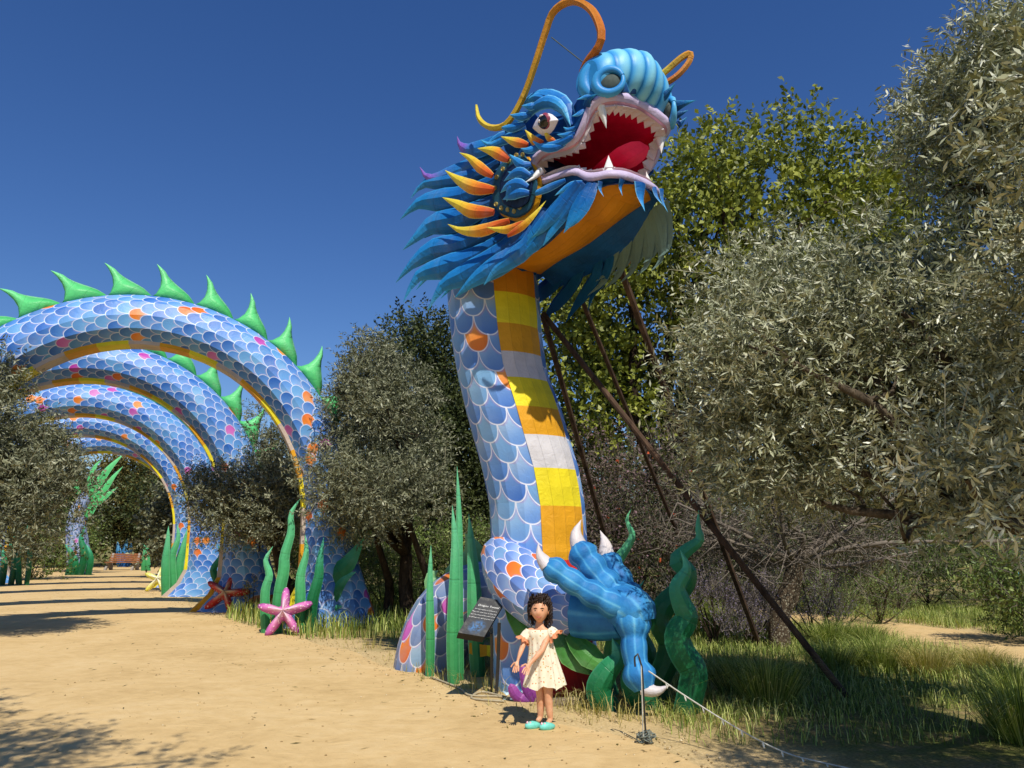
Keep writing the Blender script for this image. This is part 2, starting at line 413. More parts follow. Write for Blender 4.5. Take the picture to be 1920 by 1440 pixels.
# ---------------------------------------------------------------- ground and paths
def ground_mat():
    n = NT('dry earth with thin grass')
    f = n.noise(0.35, 6, 0.6); g = n.noise(3.5, 6, 0.65); h = n.noise(40, 4, 0.6)
    soil = n.ramp(h, [(0.25, hexc('6B5A3C')), (0.5, hexc('94805A')), (0.75, hexc('B39C70'))])
    green = n.ramp(h, [(0.3, hexc('4A5526')), (0.7, hexc('7A8040'))])
    k = n.mix(n.smooth(n.math('ADD', n.math('MULTIPLY', f, 0.6), n.math('MULTIPLY', g, 0.5)), 0.42, 0.68), soil, green)
    e = n.attr('edge')
    sand = n.ramp(h, [(0.25, hexc('AE9666')), (0.7, hexc('D6BC8C'))])
    k = n.mix(n.smooth(n.math('MULTIPLY_ADD', g, 0.9, e), 0.55, 1.15), k, sand)
    n.bump(n.math('ADD', g, n.math('MULTIPLY', h, 0.4)), 0.5, 0.06); return n.fin(k, 0.95, 0.05)
def sand_mat():
    n = NT('packed sand')
    a = n.noise(0.8, 6, 0.65, None, .6); b = n.noise(6, 5, 0.6); c_ = n.noise(90, 3, 0.7)
    k = n.ramp(n.math('ADD', n.math('MULTIPLY', a, 0.6), n.math('MULTIPLY', b, 0.4)), [(0.3, hexc('BC9E6C')), (0.5, hexc('D0B27E')), (0.72, hexc('DCC190'))])
    k = n.mix(n.math('MULTIPLY', n.smooth(c_, 0.55, 0.75), 0.3), k, hexc('A98958'))
    pb = n.voro(28); k = n.mix(n.math('MULTIPLY', n.math('LESS_THAN', pb, 0.09), n.math('GREATER_THAN', n.noise(9, 2), 0.55)), k, hexc('8C744C'))
    d_ = n.noise(2.2, 4, .6, None, 2.0)
    n.bump(n.math('ADD', n.math('MULTIPLY', d_, 1.6), n.math('ADD', n.math('MULTIPLY', b, 0.6), n.math('MULTIPLY', c_, 0.35))), 0.5, 0.03)
    return n.fin(k, 0.95, 0.06)
M['ground'] = ground_mat(); M['sand'] = sand_mat()
path_R = np.array([G(*q)[:2] for q in [(1330, 1438), (1215, 1402), (1100, 1370), (960, 1340), (860, 1304), (740, 1254), (600, 1203), (470, 1177), (365, 1134), (292, 1108)]] + [(-14.6, 33), (-18.5, 42), (-24.5, 54)])
path_R = np.vstack([[(4.2, 0.5), (2.6, 3.5)], path_R]); path_R = np.vstack([[(5.5, -8)], path_R])
path_L = np.array([(-6.0, -8), (-6.2, -2), (-6.4, 2), (-6.8, 5), (-7.6, 8), (-9.2, 12), (-11.8, 16.5), (-14.5, 21), (-17.4, 26), (-20.5, 32), (-25, 41), (-33, 54)])
def resample(p, n):
    s = np.concatenate([[0], np.cumsum(np.linalg.norm(np.diff(p, axis=0), axis=1))]); t = np.linspace(0, s[-1], n)
    return np.stack([np.interp(t, s, p[:, i]) for i in range(2)], 1)
rs = np.random.RandomState(3)
def wob(n, amp, k=4):
    x = rs.randn(n + 2 * k); ker = np.hanning(2 * k + 1); return amp * np.convolve(x, ker / ker.sum(), 'valid')[:n]
nR = 260
pr = resample(spline(path_R, 120), nR); pl = resample(spline(path_L, 120), nR)
pr = pr + np.stack([wob(nR, .12), wob(nR, .12)], 1); pl = pl + np.stack([wob(nR, .1), wob(nR, .1)], 1)
t = np.linspace(0, 1, 14)
R = pl[:, None, :] * (1 - t[None, :, None]) + pr[:, None, :] * t[None, :, None]
R = np.concatenate([R, np.full(R.shape[:2] + (1,), 0.006)], 2)
mb = MB(); mb.grid(R)
tag(build(mb, 'path', M['sand']), 'wide sandy path curving away under the arches', None, None, 'structure')
# second path, beyond the meadow on the right
fp = spline(np.array([(2.8, 21.5, 0), (4.4, 19.6, 0), (5.5, 17.6, 0), (6.7, 15.2, 0), (7.5, 12.9, 0), (8.2, 10.6, 0), (9.6, 7.6, 0)]), 90)[:, :2]; fpn = np.gradient(fp, axis=0); fpn = np.stack([fpn[:, 1], -fpn[:, 0]], 1); fpn /= np.linalg.norm(fpn, axis=1)[:, None]
a_ = fp + fpn * 1.0; b_ = fp - fpn * 1.0
a_ += np.stack([wob(90, .25), wob(90, .25)], 1); b_ += np.stack([wob(90, .25), wob(90, .25)], 1)
R = a_[:, None, :] * (1 - t[None, :, None]) + b_[:, None, :] * t[None, :, None]
mb = MB(); mb.grid(np.concatenate([R, np.full(R.shape[:2] + (1,), 0.006)], 2), flip=True)
tag(build(mb, 'footpath', M['sand']), 'narrow pale footpath crossing the meadow', None, None, 'structure')

gx = np.concatenate([[-400, -200, -100, -60], np.arange(-40, 40.01, 0.6), [60, 100, 200, 400]])
gy = np.concatenate([[-300, -100, -40], np.arange(-14, 70.01, 0.6), [90, 140, 250, 600]])
X, Yg = np.meshgrid(gx, gy); V3 = np.stack([X, Yg, np.zeros_like(X)], 2)
mb = MB(); mb.grid(V3); go = build(mb, 'ground', M['ground']); go['kind'] = 'structure'
pts = V3[:, :, :2].reshape(-1, 2); edge_line = np.vstack([pr[::3], pl[::3], a_[::3], b_[::3]])
dd = np.min(np.linalg.norm(pts[:, None, :] - edge_line[None, ::2, :], axis=2), axis=1)
at = go.data.attributes.new('edge', 'FLOAT', 'POINT'); at.data.foreach_set('value', np.clip(1.0 - dd / 1.6, 0, 1).astype(np.float32))

# ---------------------------------------------------------------- feather / blade / flame shape
PROF = {
    'flame': [(0, .45), (.15, .8), (.38, 1), (.62, .72), (.82, .36), (.94, .14), (1, .01)],
    'mane': [(0, .6), (.3, .95), (.55, 1), (.75, .62), (.88, .3), (.96, .14), (1, .02)],
    'blade': [(0, .9), (.2, 1), (.45, .95), (.7, .7), (.88, .38), (1, .02)],
    'spike': [(0, 1), (.3, .78), (.6, .42), (.85, .14), (1, .01)],
    'flat': [(0, 1), (1, 1)],
    'tongue': [(0, .7), (.3, .9), (.65, 1), (.85, .8), (.95, .5), (1, .1)],
    'drop': [(0, .35), (.2, .75), (.5, 1), (.75, .7), (.9, .3), (1, .02)]}
def feather_mb(pts, hw, N, thick=0.4, prof='flame', n=11, back=0, mb=None, wave=0.0):
    """a puffed leaf along a curve: lens section, ridge towards N; back faces may take another slot"""
    p = spline(pts, n); t = np.linspace(0, 1, n); pf = np.array(PROF[prof]); w = hw * np.interp(t, pf[:, 0], pf[:, 1])
    T = np.gradient(p, axis=0); N = np.asarray(N, float); R = []
    for i in range(n):
        tt = nrm(T[i]); nn = nrm(N - tt * np.dot(N, tt)); b = np.cross(tt, nn)
        k = thick * w[i]
        R.append([p[i] - b * w[i], p[i] - b * w[i] * .5 + nn * k * .72, p[i] + b * w[i] * .08 + nn * k, p[i] + b * w[i] * .55 + nn * k * .62, p[i] + b * w[i], p[i] - nn * k * .8])
    mb = mb or MB()
    mb.grid(R, close=True, U=[0, .25, .54, .78, 1, .5, 0], V=t, mats=[0, 0, 0, 0, back, back], flip=True)
    mb.fan(R[0], 0)
    return mb
def feather(name, parent, pts, hw, N, mat, **kw):
    mats = mat if isinstance(mat, list) else [mat]
    return build(feather_mb(pts, hw, N, back=len(mats) - 1, **kw), name, mats, parent)

# ---------------------------------------------------------------- the dragon body arches over the path
AW, AB, AZ0 = 3.05, 3.3, 1.9
def arch_line():
    pts = []
    for z in np.linspace(0, AZ0, 6)[:-1]: pts.append((AW, z, 0.0))
    for a in np.linspace(0, math.pi, 37): pts.append((AW * math.cos(a), AZ0 + AB * math.sin(a), a))
    for z in np.linspace(AZ0, 0, 6)[1:]: pts.append((-AW, z, math.pi))
    return pts
def make_arch(cx, cy, yaw, label, seed, fins=True, depth=0.5):
    rs = np.random.RandomState(seed)
    e = np.array([math.cos(yaw), math.sin(yaw), 0]); nd = np.array([-math.sin(yaw), math.cos(yaw), 0]); zz = np.array([0, 0, 1.0])
    root = thing('dragon_body_arch', (cx, cy, 0), label, 'dragon arch', 'scaled dragon arches spanning the path')
    c0 = np.array([cx, cy, 0.0]); L = arch_line()
    P2 = np.array([(s, z) for s, z, a in L]); T = np.gradient(P2, axis=0)
    arc = np.concatenate([[0], np.cumsum(np.linalg.norm(np.diff(P2, axis=0), axis=1))])
    def frame(i):
        s, z, a = L[i]; tx = T[i] / np.linalg.norm(T[i]); out = np.array([tx[1], -tx[0]])
        fl = max(0.0, 1 - z / 1.5)
        inw = 0.55 * max(0, 1 - z / 0.9) ** 2; th = 1.0 + 0.55 * fl
        return s, z, out, inw, th
    def pt(i, r, d):
        s, z, out, inw, th = frame(i)
        rr = -inw + r * (th + inw)
        q = P2[i] + out * rr
        return c0 + e * q[0] + zz * max(q[1], 0) + nd * d * depth / 0.5
    sec = [(0.065, -.21), (.24, -.47), (.48, -.52), (.76, -.44), (.96, -.2), (1.0, 0), (.96, .2), (.76, .44), (.45, .5), (.24, .45), (0.065, .21)]
    R = [[pt(i, r, d) for r, d in sec] for i in range(len(L))]
    u = np.concatenate([[0], np.cumsum(np.linalg.norm(np.diff(np.array(sec), axis=0), axis=1))]) + seed * 3.17
    mb = MB(); mb.grid(R, U=u, V=-arc - seed * 1.3)
    build(mb, 'scaled_body', M['scale_a'], root)
    cols = ['beige', 'yellow', 'gold']
    step = 2
    for k, i in enumerate(range(0, len(L) - step, step)):
        mb = MB(); mb.grid([[pt(j, -0.004 - .012 * (abs(d) < .1), d * 1.06) for d in (-.2, -.07, .07, .2)] for j in (i, i + 1, i + 2)], flip=True)
        mb.grid([[pt(j, r, -.212) for r in (-.004, .068)] for j in (i, i + 1, i + 2)], flip=False)
        build(mb, 'belly_panel', M[cols[(k + seed) % 3]], root)
    if fins:
        x = 2.6
        while x < arc[-1] - 2.6:
            i = int(np.searchsorted(arc, x)) - 1; f = (x - arc[i]) / (arc[i + 1] - arc[i])
            s = P2[i] * (1 - f) + P2[i + 1] * f; tx = T[i] * (1 - f) + T[i + 1] * f; tx /= np.linalg.norm(tx); o = np.array([tx[1], -tx[0]])
            sc_ = rs.uniform(.86, .98)
            q_ = lambda a, b: c0 + e * (s + tx * a * sc_ + o * (.99 + b * sc_))[0] + zz * (s + tx * a * sc_ + o * (.99 + b * sc_))[1]
            Ue = [(-.5, -.01), (-.34, .17), (-.15, .30), (.0, .40), (.12, .50), (.22, .62), (.40, .74)]
            Le = [(-.48, -.04), (-.05, -.04), (.40, -.02), (.27, .12), (.25, .32), (.29, .52), (.405, .735)]
            tk = [.01, .10, .13, .10, .07, .04, .004]
            Ue = spline([(a, b, 0) for a, b in Ue], 11); Le = spline([(a, b, 0) for a, b in Le], 11); tk = np.interp(np.linspace(0, 1, 11), np.linspace(0, 1, 7), tk)
            mbf = MB(); Rr = []
            for k in range(11):
                u1, l1 = Ue[k], Le[k]; m1 = u1 * .62 + l1 * .38; m2 = u1 * .3 + l1 * .7
                Rr.append([q_(u1[0], u1[1]), q_(m1[0], m1[1]) - nd * tk[k], q_(m2[0], m2[1]) - nd * tk[k] * .55, q_(l1[0], l1[1]), q_(m1[0], m1[1]) + nd * tk[k]])
            mbf.grid(Rr, close=True, U=[0, .3, .7, 1, .5, 0], V=np.linspace(0, 1, 11))
            build(mbf, 'spine_fin', M['fin'], root, True)
            x += 0.575
    return root, pt, L
ARCH = [(-6.98, 14.22, 18, 1), (-9.75, 17.55, 18, 2), (-12.6, 22.5, 20, 3), (-15.0, 27.0, 22, 4), (-16.95, 32.0, 22, 5)]
names = ['first blue scaled dragon arch beside the pink starfish, green fins along its back',
         'second scaled dragon arch, its foot behind the red starfish', 'third scaled dragon arch, beside the yellow starfish and a thick clump of seaweed',
         'fourth scaled dragon arch, directly behind the yellow starfish arch', 'last scaled dragon arch, closest to the green tail fin']
arches = [make_arch(x, y, rad(a), nm, i, True) for (x, y, a, i), nm in zip(ARCH, names)]

# ---------------------------------------------------------------- the dragon with raised head
NK = np.array([(470, 842, 1004), (520, 838, 1008), (560, 838, 1012), (640, 847, 1018), (700, 857, 1026), (776, 875, 1055), (830, 890, 1070), (883, 905, 1086), (949, 918, 1097), (1001, 920, 1100), (1060, 922, 1104), (1120, 922, 1108), (1200, 925, 1118), (1320, 925, 1130)], float)
def neck_at(py):
    l = np.interp(py, NK[:, 0], NK[:, 1]); r = np.interp(py, NK[:, 0], NK[:, 2]); Y = np.interp(py, [470, 1320], [9.15, 8.95])
    c0 = P((l + r) / 2, py, Y); m = np.linalg.norm(P(l, py, Y) - P(r, py, Y)) / 2
    return c0, m
BELLY0, BELLY1 = rad(2), rad(60)
dr_loc = neck_at(1320)[0] * [1, 1, 0]
dragon = thing('dragon_sculpture', dr_loc, 'giant blue dragon rearing up with open jaws, striped neck and clawed foot', 'dragon')
def ringpt(c0, r, th, k=1.0): return c0 + r * k * np.array([math.sin(th), -math.cos(th), 0])
st = list(np.linspace(470, 1320, 26)); th = np.linspace(BELLY1, 2 * math.pi + BELLY0, 17)
R = []; U = []; V = []
for py in st:
    c0, r = neck_at(py); c0 = c0.copy(); c0[2] = max(c0[2], 0) if py < 1315 else 0
    R.append([ringpt(c0, r, a) for a in th]); U.append(.62 * th); V.append(np.full(len(th), c0[2]))
mb = MB(); mb.grid(R, U=np.array(U), V=np.array(V) + 0.1 * np.sin(th)[None, :])
build(mb, 'neck', M['scale'], dragon)
bnd = [470, 573, 628, 678, 724, 776, 826, 885, 952, 1020, 1048, 1110, 1200, 1320]
bc = ['orange', 'yellow', 'gold', 'white', 'yellow', 'gold', 'white', 'yellow', 'gold', 'gold', 'red', 'red', 'red']
tb = np.linspace(BELLY0 - .01, BELLY1 + .01, 5)
for a, b, c_ in zip(bnd[:-1], bnd[1:], bc):
    R = []
    for i, py in enumerate((a, (a + b) / 2, b)):
        c0, r = neck_at(py); c0 = c0.copy(); c0[2] = max(c0[2], 0) if py < 1315 else 0
        pinch = -0.0 if i == 1 else -.012
        R.append([ringpt(c0, r, x, (1.0 + .012 + pinch + (0.008 if j in (0, 4) else -.01 * (j == 2)))) for j, x in enumerate(tb)])
    mb = MB(); mb.grid(R, flip=True)
    build(mb, 'neck_panel', M[c_], dragon)

# head frame: the mirror plane of the head, yawed towards the path
PSI = rad(52.0); HN = np.array([-math.sin(PSI), -math.cos(PSI), 0.0]); HF = np.array([math.cos(PSI), -math.sin(PSI), 0.0])
HC = P(1190, 210, 7.25)
def HP(px, py, l):
    d = ray(px, py); return CAM + d * ((l + (HC - CAM) @ HN) / (d @ HN))
def mir(p):
    p = np.asarray(p, float); return p - 2 * ((p - HC) @ HN)[..., None] * HN if p.ndim > 1 else p - 2 * ((p - HC) @ HN) * HN
ZV = np.array([0, 0, 1.0])
head = None
def hpts(l): return [HP(*q) for q in l]
LU = hpts([(992, 338, .53), (994, 309, .55), (1004, 292, .55), (1025, 280, .55), (1050, 274, .55), (1071, 265, .55), (1083, 247, .55), (1092, 226, .55), (1100, 205, .54), (1112, 190, .53), (1129, 181, .49), (1150, 178, .40), (1178, 181, .16), (1194, 187, 0)])
LUi = hpts([(1008, 328, .46), (1011, 310, .48), (1022, 298, .48), (1040, 290, .48), (1062, 285, .48), (1083, 274, .48), (1095, 257, .48), (1104, 237, .47), (1112, 220, .46), (1122, 208, .45), (1136, 201, .41), (1153, 199, .33), (1176, 203, .13), (1192, 208, 0)])
LL = hpts([(992, 338, .53), (1016, 346, .52), (1046, 335, .5), (1077, 328, .46), (1098, 338, .44), (1114, 339, .42), (1140, 333, .36), (1171, 336, .2), (1194, 345, 0)])
LLi = hpts([(1008, 328, .46), (1022, 334, .45), (1048, 324, .43), (1077, 316, .40), (1098, 324, .37), (1118, 324, .35), (1142, 320, .29), (1168, 322, .15), (1190, 330, 0)])
nu_, nl_ = 34, 26
def loop(curve_u, curve_l):
    u = spline(curve_u, nu_); l = spline(curve_l, nl_)
    up = np.vstack([u, mir(u)[::-1][1:]]); lo = np.vstack([l, mir(l)[::-1][1:]])
    return up, lo
UO, LO = loop(LU, LL); UI, LI = loop(LUi, LLi)
# skull
NB = hpts([(962, 300, 0), (985, 262, 0), (1005, 232, 0), (1030, 214, 0), (1050, 207, 0), (1068, 208, 0), (1086, 200, 0), (1100, 182, 0), (1116, 165, 0), (1135, 150, 0), (1155, 142, 0), (1175, 142, 0), (1192, 156, 0), (1196, 178, 0)])
A = spline(LU, 24); B = spline(NB, 24)
R = []
for i in range(24):
    row = []
    for j, f in enumerate(np.linspace(0, 1, 9)):
        q = A[i] * (1 - f) + B[i] * f; row.append(q + HN * .13 * math.sin(math.pi * min(1, f * 1.0)) * (1 - 0.4 * (i > 20)))
    row = np.array(row); R.append(np.vstack([row, mir(row)[::-1][1:]]))
mb = MB(); mb.grid(R, flip=False)
for m in (lambda x: np.asarray(x), mir):
    tb_ = MB(); tb_.ball((0, 0, 0), (.28, .20, .27), 16, 10); v = np.array(tb_.v); tb_.v = m(HP(980, 254, .36) + v[:, :1] * nrm(HF + ZV * .45) + v[:, 1:2] * HN + v[:, 2:] * nrm(ZV - HF * .45)).tolist(); build(tb_, 'temple', M['skull'], dragon, True)
# back of the head: a bulk joining skull, cheeks and neck top
head = build(mb, 'skull', M['skull'], dragon)
bulk = [HP(1035, 300, 0), HP(1000, 360, 0), HP(975, 430, 0), neck_at(500)[0], neck_at(560)[0]]
mb = MB(); mb.tube(spline(bulk, 10), np.interp(np.linspace(0, 1, 10), [0, .35, .7, 1], [.30, .50, .54, .46]), 12, squash=.95)
build(mb, 'head_back', M['skull'], dragon)
# lips, gums
def band(O, I, mat1, mat2, name, sgn):
    cen = np.mean(np.vstack([UO, LO]), axis=0)
    mid = O * .55 + I * .45; outd = np.array([nrm(HF * .75 + HN * (np.dot(o - HC, HN)) * 1.2) for o in O])
    up = ZV * sgn
    rows = [O - outd * .02, O + outd * .035 + up * .012, mid + outd * .07, I * .8 + O * .2 + outd * .05]
    mb = MB(); mb.grid(np.stack(rows, 1), flip=sgn < 0); o1 = build(mb, name + '_lip', M[mat1], dragon, True)
    rows = [I * .8 + O * .2 + outd * .049, I + outd * .012, I - outd * .03]
    mb = MB(); mb.grid(np.stack(rows, 1), flip=sgn < 0); build(mb, 'gum', M[mat2], o1, True)
band(UO, UI, 'lip', 'gum', 'upper', 1); band(LO, LI, 'lip', 'gum', 'lower', -1)
# mouth lining: a funnel from the gums back to the throat
loopI = np.vstack([UI, LI[::-1][1:-1]]); thr = HP(1045, 312, 0) - HF * .55; cen = loopI.mean(0)
R = []
for f, k in [(0, 1), (.15, 1.03), (.4, .98), (.65, .8), (.85, .5), (1, .12)]:
    c_ = cen * (1 - f) + thr * f; R.append(c_ + (loopI - cen) * k - HF * .02)
mb = MB(); mb.grid(R, close=True, flip=True); build(mb, 'mouth_lining', M['mouth'], dragon, True)
# teeth
def tooth_row(I, cenpts, size, skip):
    L = np.concatenate([[0], np.cumsum(np.linalg.norm(np.diff(I, axis=0), axis=1))]); n = int(L[-1] / size)
    for k in range(n):
        x = (k + .5) / n * L[-1]; p = np.array([np.interp(x, L, I[:, j]) for j in range(3)])
        p2 = np.array([np.interp(min(x + .01, L[-1]), L, I[:, j]) for j in range(3)]); p1 = np.array([np.interp(max(x - .01, 0), L, I[:, j]) for j in range(3)])
        tg = nrm(p2 - p1); tip = nrm(cenpts - p); tip = nrm(tip - tg * np.dot(tip, tg)); w = L[-1] / n * .52; dep = np.cross(tg, tip)
        lat = np.dot(p - HC, HN)
        o = p - tip * .02; h = size * 1.15
        v = [o - tg * w - dep * .05, o + tg * w - dep * .05, o + tg * w + dep * .05, o - tg * w + dep * .05,
             o + tip * h * .55 - tg * w * .95, o + tip * h * .55 + tg * w * .95, o + tip * h]
        f = [(0, 1, 5, 6, 4), (3, 4, 6, 5, 2), (0, 4, 3), (1, 2, 5), (0, 3, 2, 1)]
        make_obj('tooth', v, f, M['tooth'], dragon)
cu = UI.mean(0) * .6 + LI.mean(0) * .4
tooth_row(UI, cu - ZV * .1, .1, None); tooth_row(LI, UI.mean(0) + ZV * .1, .085, None)
def cone(name, base, tip, r, mat, bend=(0, 0, 0), n=8, parent=dragon, sq=.8):
    base = np.asarray(base); tip = np.asarray(tip); mid = (base + tip) / 2 + np.asarray(bend)
    mb = MB(); mb.tube(spline([base, mid, tip], 7), r * np.array([1, .95, .82, .63, .42, .2, .01]), n, squash=sq); return build(mb, name, M[mat], parent, True)
for m in (lambda x: x, mir):
    cone('fang', m(HP(1127, 200, .44)), m(HP(1137, 241, .41)), .062, 'fang')
    cone('fang', m(HP(1141, 330, .30)), m(HP(1141, 291, .28)), .066, 'fang')
    cone('tusk', m(HP(1014, 320, .57)), m(HP(984, 342, .75)), .045, 'fang', ZV * -.02)
feather('tongue', dragon, hpts([(1118, 332, 0), (1148, 312, 0), (1176, 294, -.03), (1200, 281, -.08), (1216, 276, -.12)]), .19, ZV * .75 - HF * .5, M['tongue'], thick=.3, prof='tongue', n=12)

# lower jaw: side walls in blue, underside in ochre running back to the neck
nearE = spline(hpts([(1200, 346, .02), (1150, 345, .28), (1120, 352, .33), (1092, 390, .27), (1045, 442, .22), (1000, 474, .2)]) + [ringpt(neck_at(520)[0], neck_at(520)[1], BELLY0)], 16)
farE = mir(nearE)
R = []
for i in range(16):
    row = []
    tt = i / 15
    dn = nrm(HF * .55 - ZV * (1 - .3 * tt))
    for f in np.linspace(0, 1, 9):
        row.append(nearE[i] * (1 - f) + farE[i] * f + dn * (.15 if i < 6 else .07) * math.sin(math.pi * f) * min(1, i / 4))
    R.append(row)
mb = MB(); mb.grid(R, flip=True); build(mb, 'throat', M['orange'], dragon)
lo = spline(LL, 16)[::-1]
R = np.stack([lo * (1 - f) + nearE * f + HN * .03 * math.sin(math.pi * f) for f in np.linspace(0, 1, 5)], 1)
for m, fl in ((R, True), (mir(R.reshape(-1, 3)).reshape(R.shape), False)):
    mb = MB(); mb.grid(m, flip=fl); build(mb, 'jaw_side', M['skull'], dragon)

# inner lining added to close the throat-mane gap and shade the neck, both sides
sk = spline(hpts([(1160, 343, .3), (1114, 352, .42), (1086, 380, .5), (1042, 420, .56), (992, 448, .6), (935, 478, .62), (885, 500, .64)]), 16)
R = np.stack([nearE * (1 - f) + sk * f for f in np.linspace(0, 1, 4)], 1)
for m, fl in ((R, False), (mir(R.reshape(-1, 3)).reshape(R.shape), True)):
    mb = MB(); mb.grid(m, flip=fl); build(mb, 'mane_shade_lining', M['skull'], dragon)
# feathers of mane and beard, both sides
def hf(name, pts, hw, mat, both=True, thick=.4, prof='mane', parent=None):
    p = hpts(pts); N = HN * .8 + nrm(CAM - p[0]) * .35
    feather(name, parent or dragon, p, hw, N, mat, thick=thick, prof=prof)
    if both: feather(name, parent or dragon, mir(p), hw, mir(HC + N) - HC, mat, thick=thick, prof=prof)
BM = [M['mane'], M['mane_dk']]; BB = [M['mane'], M['mane_in']]
hf('mane_feather', [(960, 252, .42), (910, 276, .55), (876, 281, .64), (860, 268, .68), (857, 255, .7)], .105, [M['mane_p'], M['mane_in']])
hf('mane_feather', [(940, 285, .4), (860, 322, .6), (815, 335, .7), (796, 328, .76), (787, 313, .8)], .115, [M['mane_p'], M['mane_in']])
MANE = [([(935, 302, .42), (880, 325, .55), (832, 343, .66), (795, 352, .74), (767, 367, .82)], .10),
        ([(930, 338, .44), (870, 362, .6), (820, 378, .72), (785, 388, .8), (748, 406, .9)], .125),
        ([(930, 378, .46), (860, 404, .62), (810, 424, .74), (782, 452, .84), (753, 463, .92)], .135),
        ([(940, 415, .46), (870, 450, .62), (812, 470, .76), (778, 498, .86), (740, 524, .95)], .125),
        ([(960, 440, .46), (890, 478, .62), (832, 504, .75), (786, 524, .86), (754, 560, .95)], .13),
        ([(985, 430, .47), (930, 474, .6), (868, 520, .74), (832, 542, .82), (800, 576, .9)], .125),
        ([(1005, 410, .48), (975, 460, .57), (938, 498, .66), (893, 530, .76), (850, 553, .84)], .115),
        ([(1025, 392, .5), (992, 450, .58), (955, 492, .66), (930, 515, .72), (905, 529, .78)], .10)]
def scurve(p, k=6.0):
    s_ = [0, 1, -.4, -1, 1]; return [(x + .35 * k * s_[min(i, 4)], y + k * s_[min(i, 4)], l) for i, (x, y, l) in enumerate(p)]
for p, w in MANE: hf('mane_feather', scurve(p), w * 1.18, BM, thick=.55)
# a second, inner layer that fills the gaps
for (p, w) in MANE[1:]:
    q = [(x + 26, y - 16, max(.34, l - .16)) for x, y, l in p]; hf('mane_feather', q, w * .95, BM, False, thick=.45)
BEARD = [([(1080, 345, .5), (1050, 385, .54), (1012, 432, .58), (982, 466, .62), (944, 488, .66)], .085),
         ([(1062, 360, .5), (1038, 405, .54), (1010, 450, .58), (975, 480, .62), (950, 496, .64)], .08),
         ([(1096, 344, .48), (1070, 378, .52), (1042, 420, .55), (1028, 445, .58), (1018, 461, .6)], .075),
         ([(1108, 344, .45), (1096, 366, .49), (1077, 402, .53), (1066, 422, .56), (1057, 437, .58)], .07),
         ([(1116, 344, .43), (1106, 368, .47), (1090, 398, .51), (1078, 416, .54), (1066, 428, .56)], .06),
         ([(1084, 342, .52), (1058, 376, .56), (1030, 412, .6), (1012, 434, .62), (996, 446, .64)], .07)]
for p, w in BEARD: hf('beard_feather', p, w * 1.15, BB, False, thick=.4)
# far-side beard hangs longer and shows its pale lining
for i in range(10):
    f = i / 9
    b = (1124 - 80 * f, 344 + 40 * f, .42); tpx = (1096 - 130 * f, 446 + 60 * f + (12 if i % 2 else -10), .54)
    p = mir(np.array(hpts([b, ((b[0] * .6 + tpx[0] * .4), b[1] * .6 + tpx[1] * .4, .53), ((b[0] * .25 + tpx[0] * .75), b[1] * .25 + tpx[1] * .75, .58), tpx])))
    feather('beard_feather', dragon, p, .16, mir(HC + HN) - HC, BB, thick=.12, prof='spike')
hf('jaw_flame', [(1060, 338, .54), (1030, 352, .58), (1005, 362, .62), (978, 368, .66)], .045, M['flame'], True, .4, 'flame')
hf('jaw_flame', [(1092, 342, .5), (1072, 348, .53), (1056, 356, .56), (1040, 367, .6)], .045, M['flame'], True, .4, 'flame')
for b, t_, w in [((1122, 342, .42), (1128, 371, .40), .035), ((1163, 338, .26), (1163, 369, .25), .038), ((1196, 345, .02), (1205, 398, .0), .085), ((1222, 353, -.2), (1240, 388, -.24), .04), ((1236, 356, -.3), (1248, 400, -.34), .035)]:
    p = hpts([b, ((b[0] + t_[0]) / 2 - 4, (b[1] + t_[1]) / 2, (b[2] + t_[2]) / 2), t_]); feather('chin_flame', dragon, np.array(p) + HF * .03, w, HF, M['flame'], prof='spike')
# cheek ring with studs
cc = (962, 348); cl = .62
oc = [(984, 290), (960, 292), (940, 306), (928, 326), (923, 350), (924, 376), (932, 395), (948, 404), (966, 409), (982, 404), (996, 392), (1004, 370), (1008, 345), (1002, 318)]
def plate(out, l0, l1, mat, name, k=1.0, parent=dragon):
    cx_ = np.mean([q[0] for q in out]); cy_ = np.mean([q[1] for q in out])
    pts_ = [(cx_ + (x - cx_) * k, cy_ + (y - cy_) * k) for x, y in out]
    pts_ = spline(np.array([(x, y, 0) for x, y in pts_ + pts_[:1]]), 37)[:-1]
    R = [[HP(x, y, l0 - .25) for x, y, _ in pts_], [HP(x, y, l0) for x, y, _ in pts_], [HP(cx_ + (x - cx_) * .93, cy_ + (y - cy_) * .93, l1) for x, y, _ in pts_], [HP(cx_ + (x - cx_) * .4, cy_ + (y - cy_) * .4, l1 + .02) for x, y, _ in pts_]]
    o = None
    for mm, fl in ((lambda x: x, False), (lambda x: mir(x.reshape(-1, 3)).reshape(x.shape), True)):
        r = mm(np.array(R)); mb = MB(); mb.grid(r, close=True, flip=fl); mb.fan(r[-1], 0, fl)
        q = build(mb, name, M[mat], parent); o = o or q
    return o
plate([(x + 8, y + 6) for x, y in oc], .55, .575, 'gold', 'cheek_rim', 1.03)
pk = plate(oc, .60, .635, 'teal', 'cheek_plate'); plate([(x + 3, y - 3) for x, y in oc], .64, .67, 'navy', 'cheek_inlay', .74)
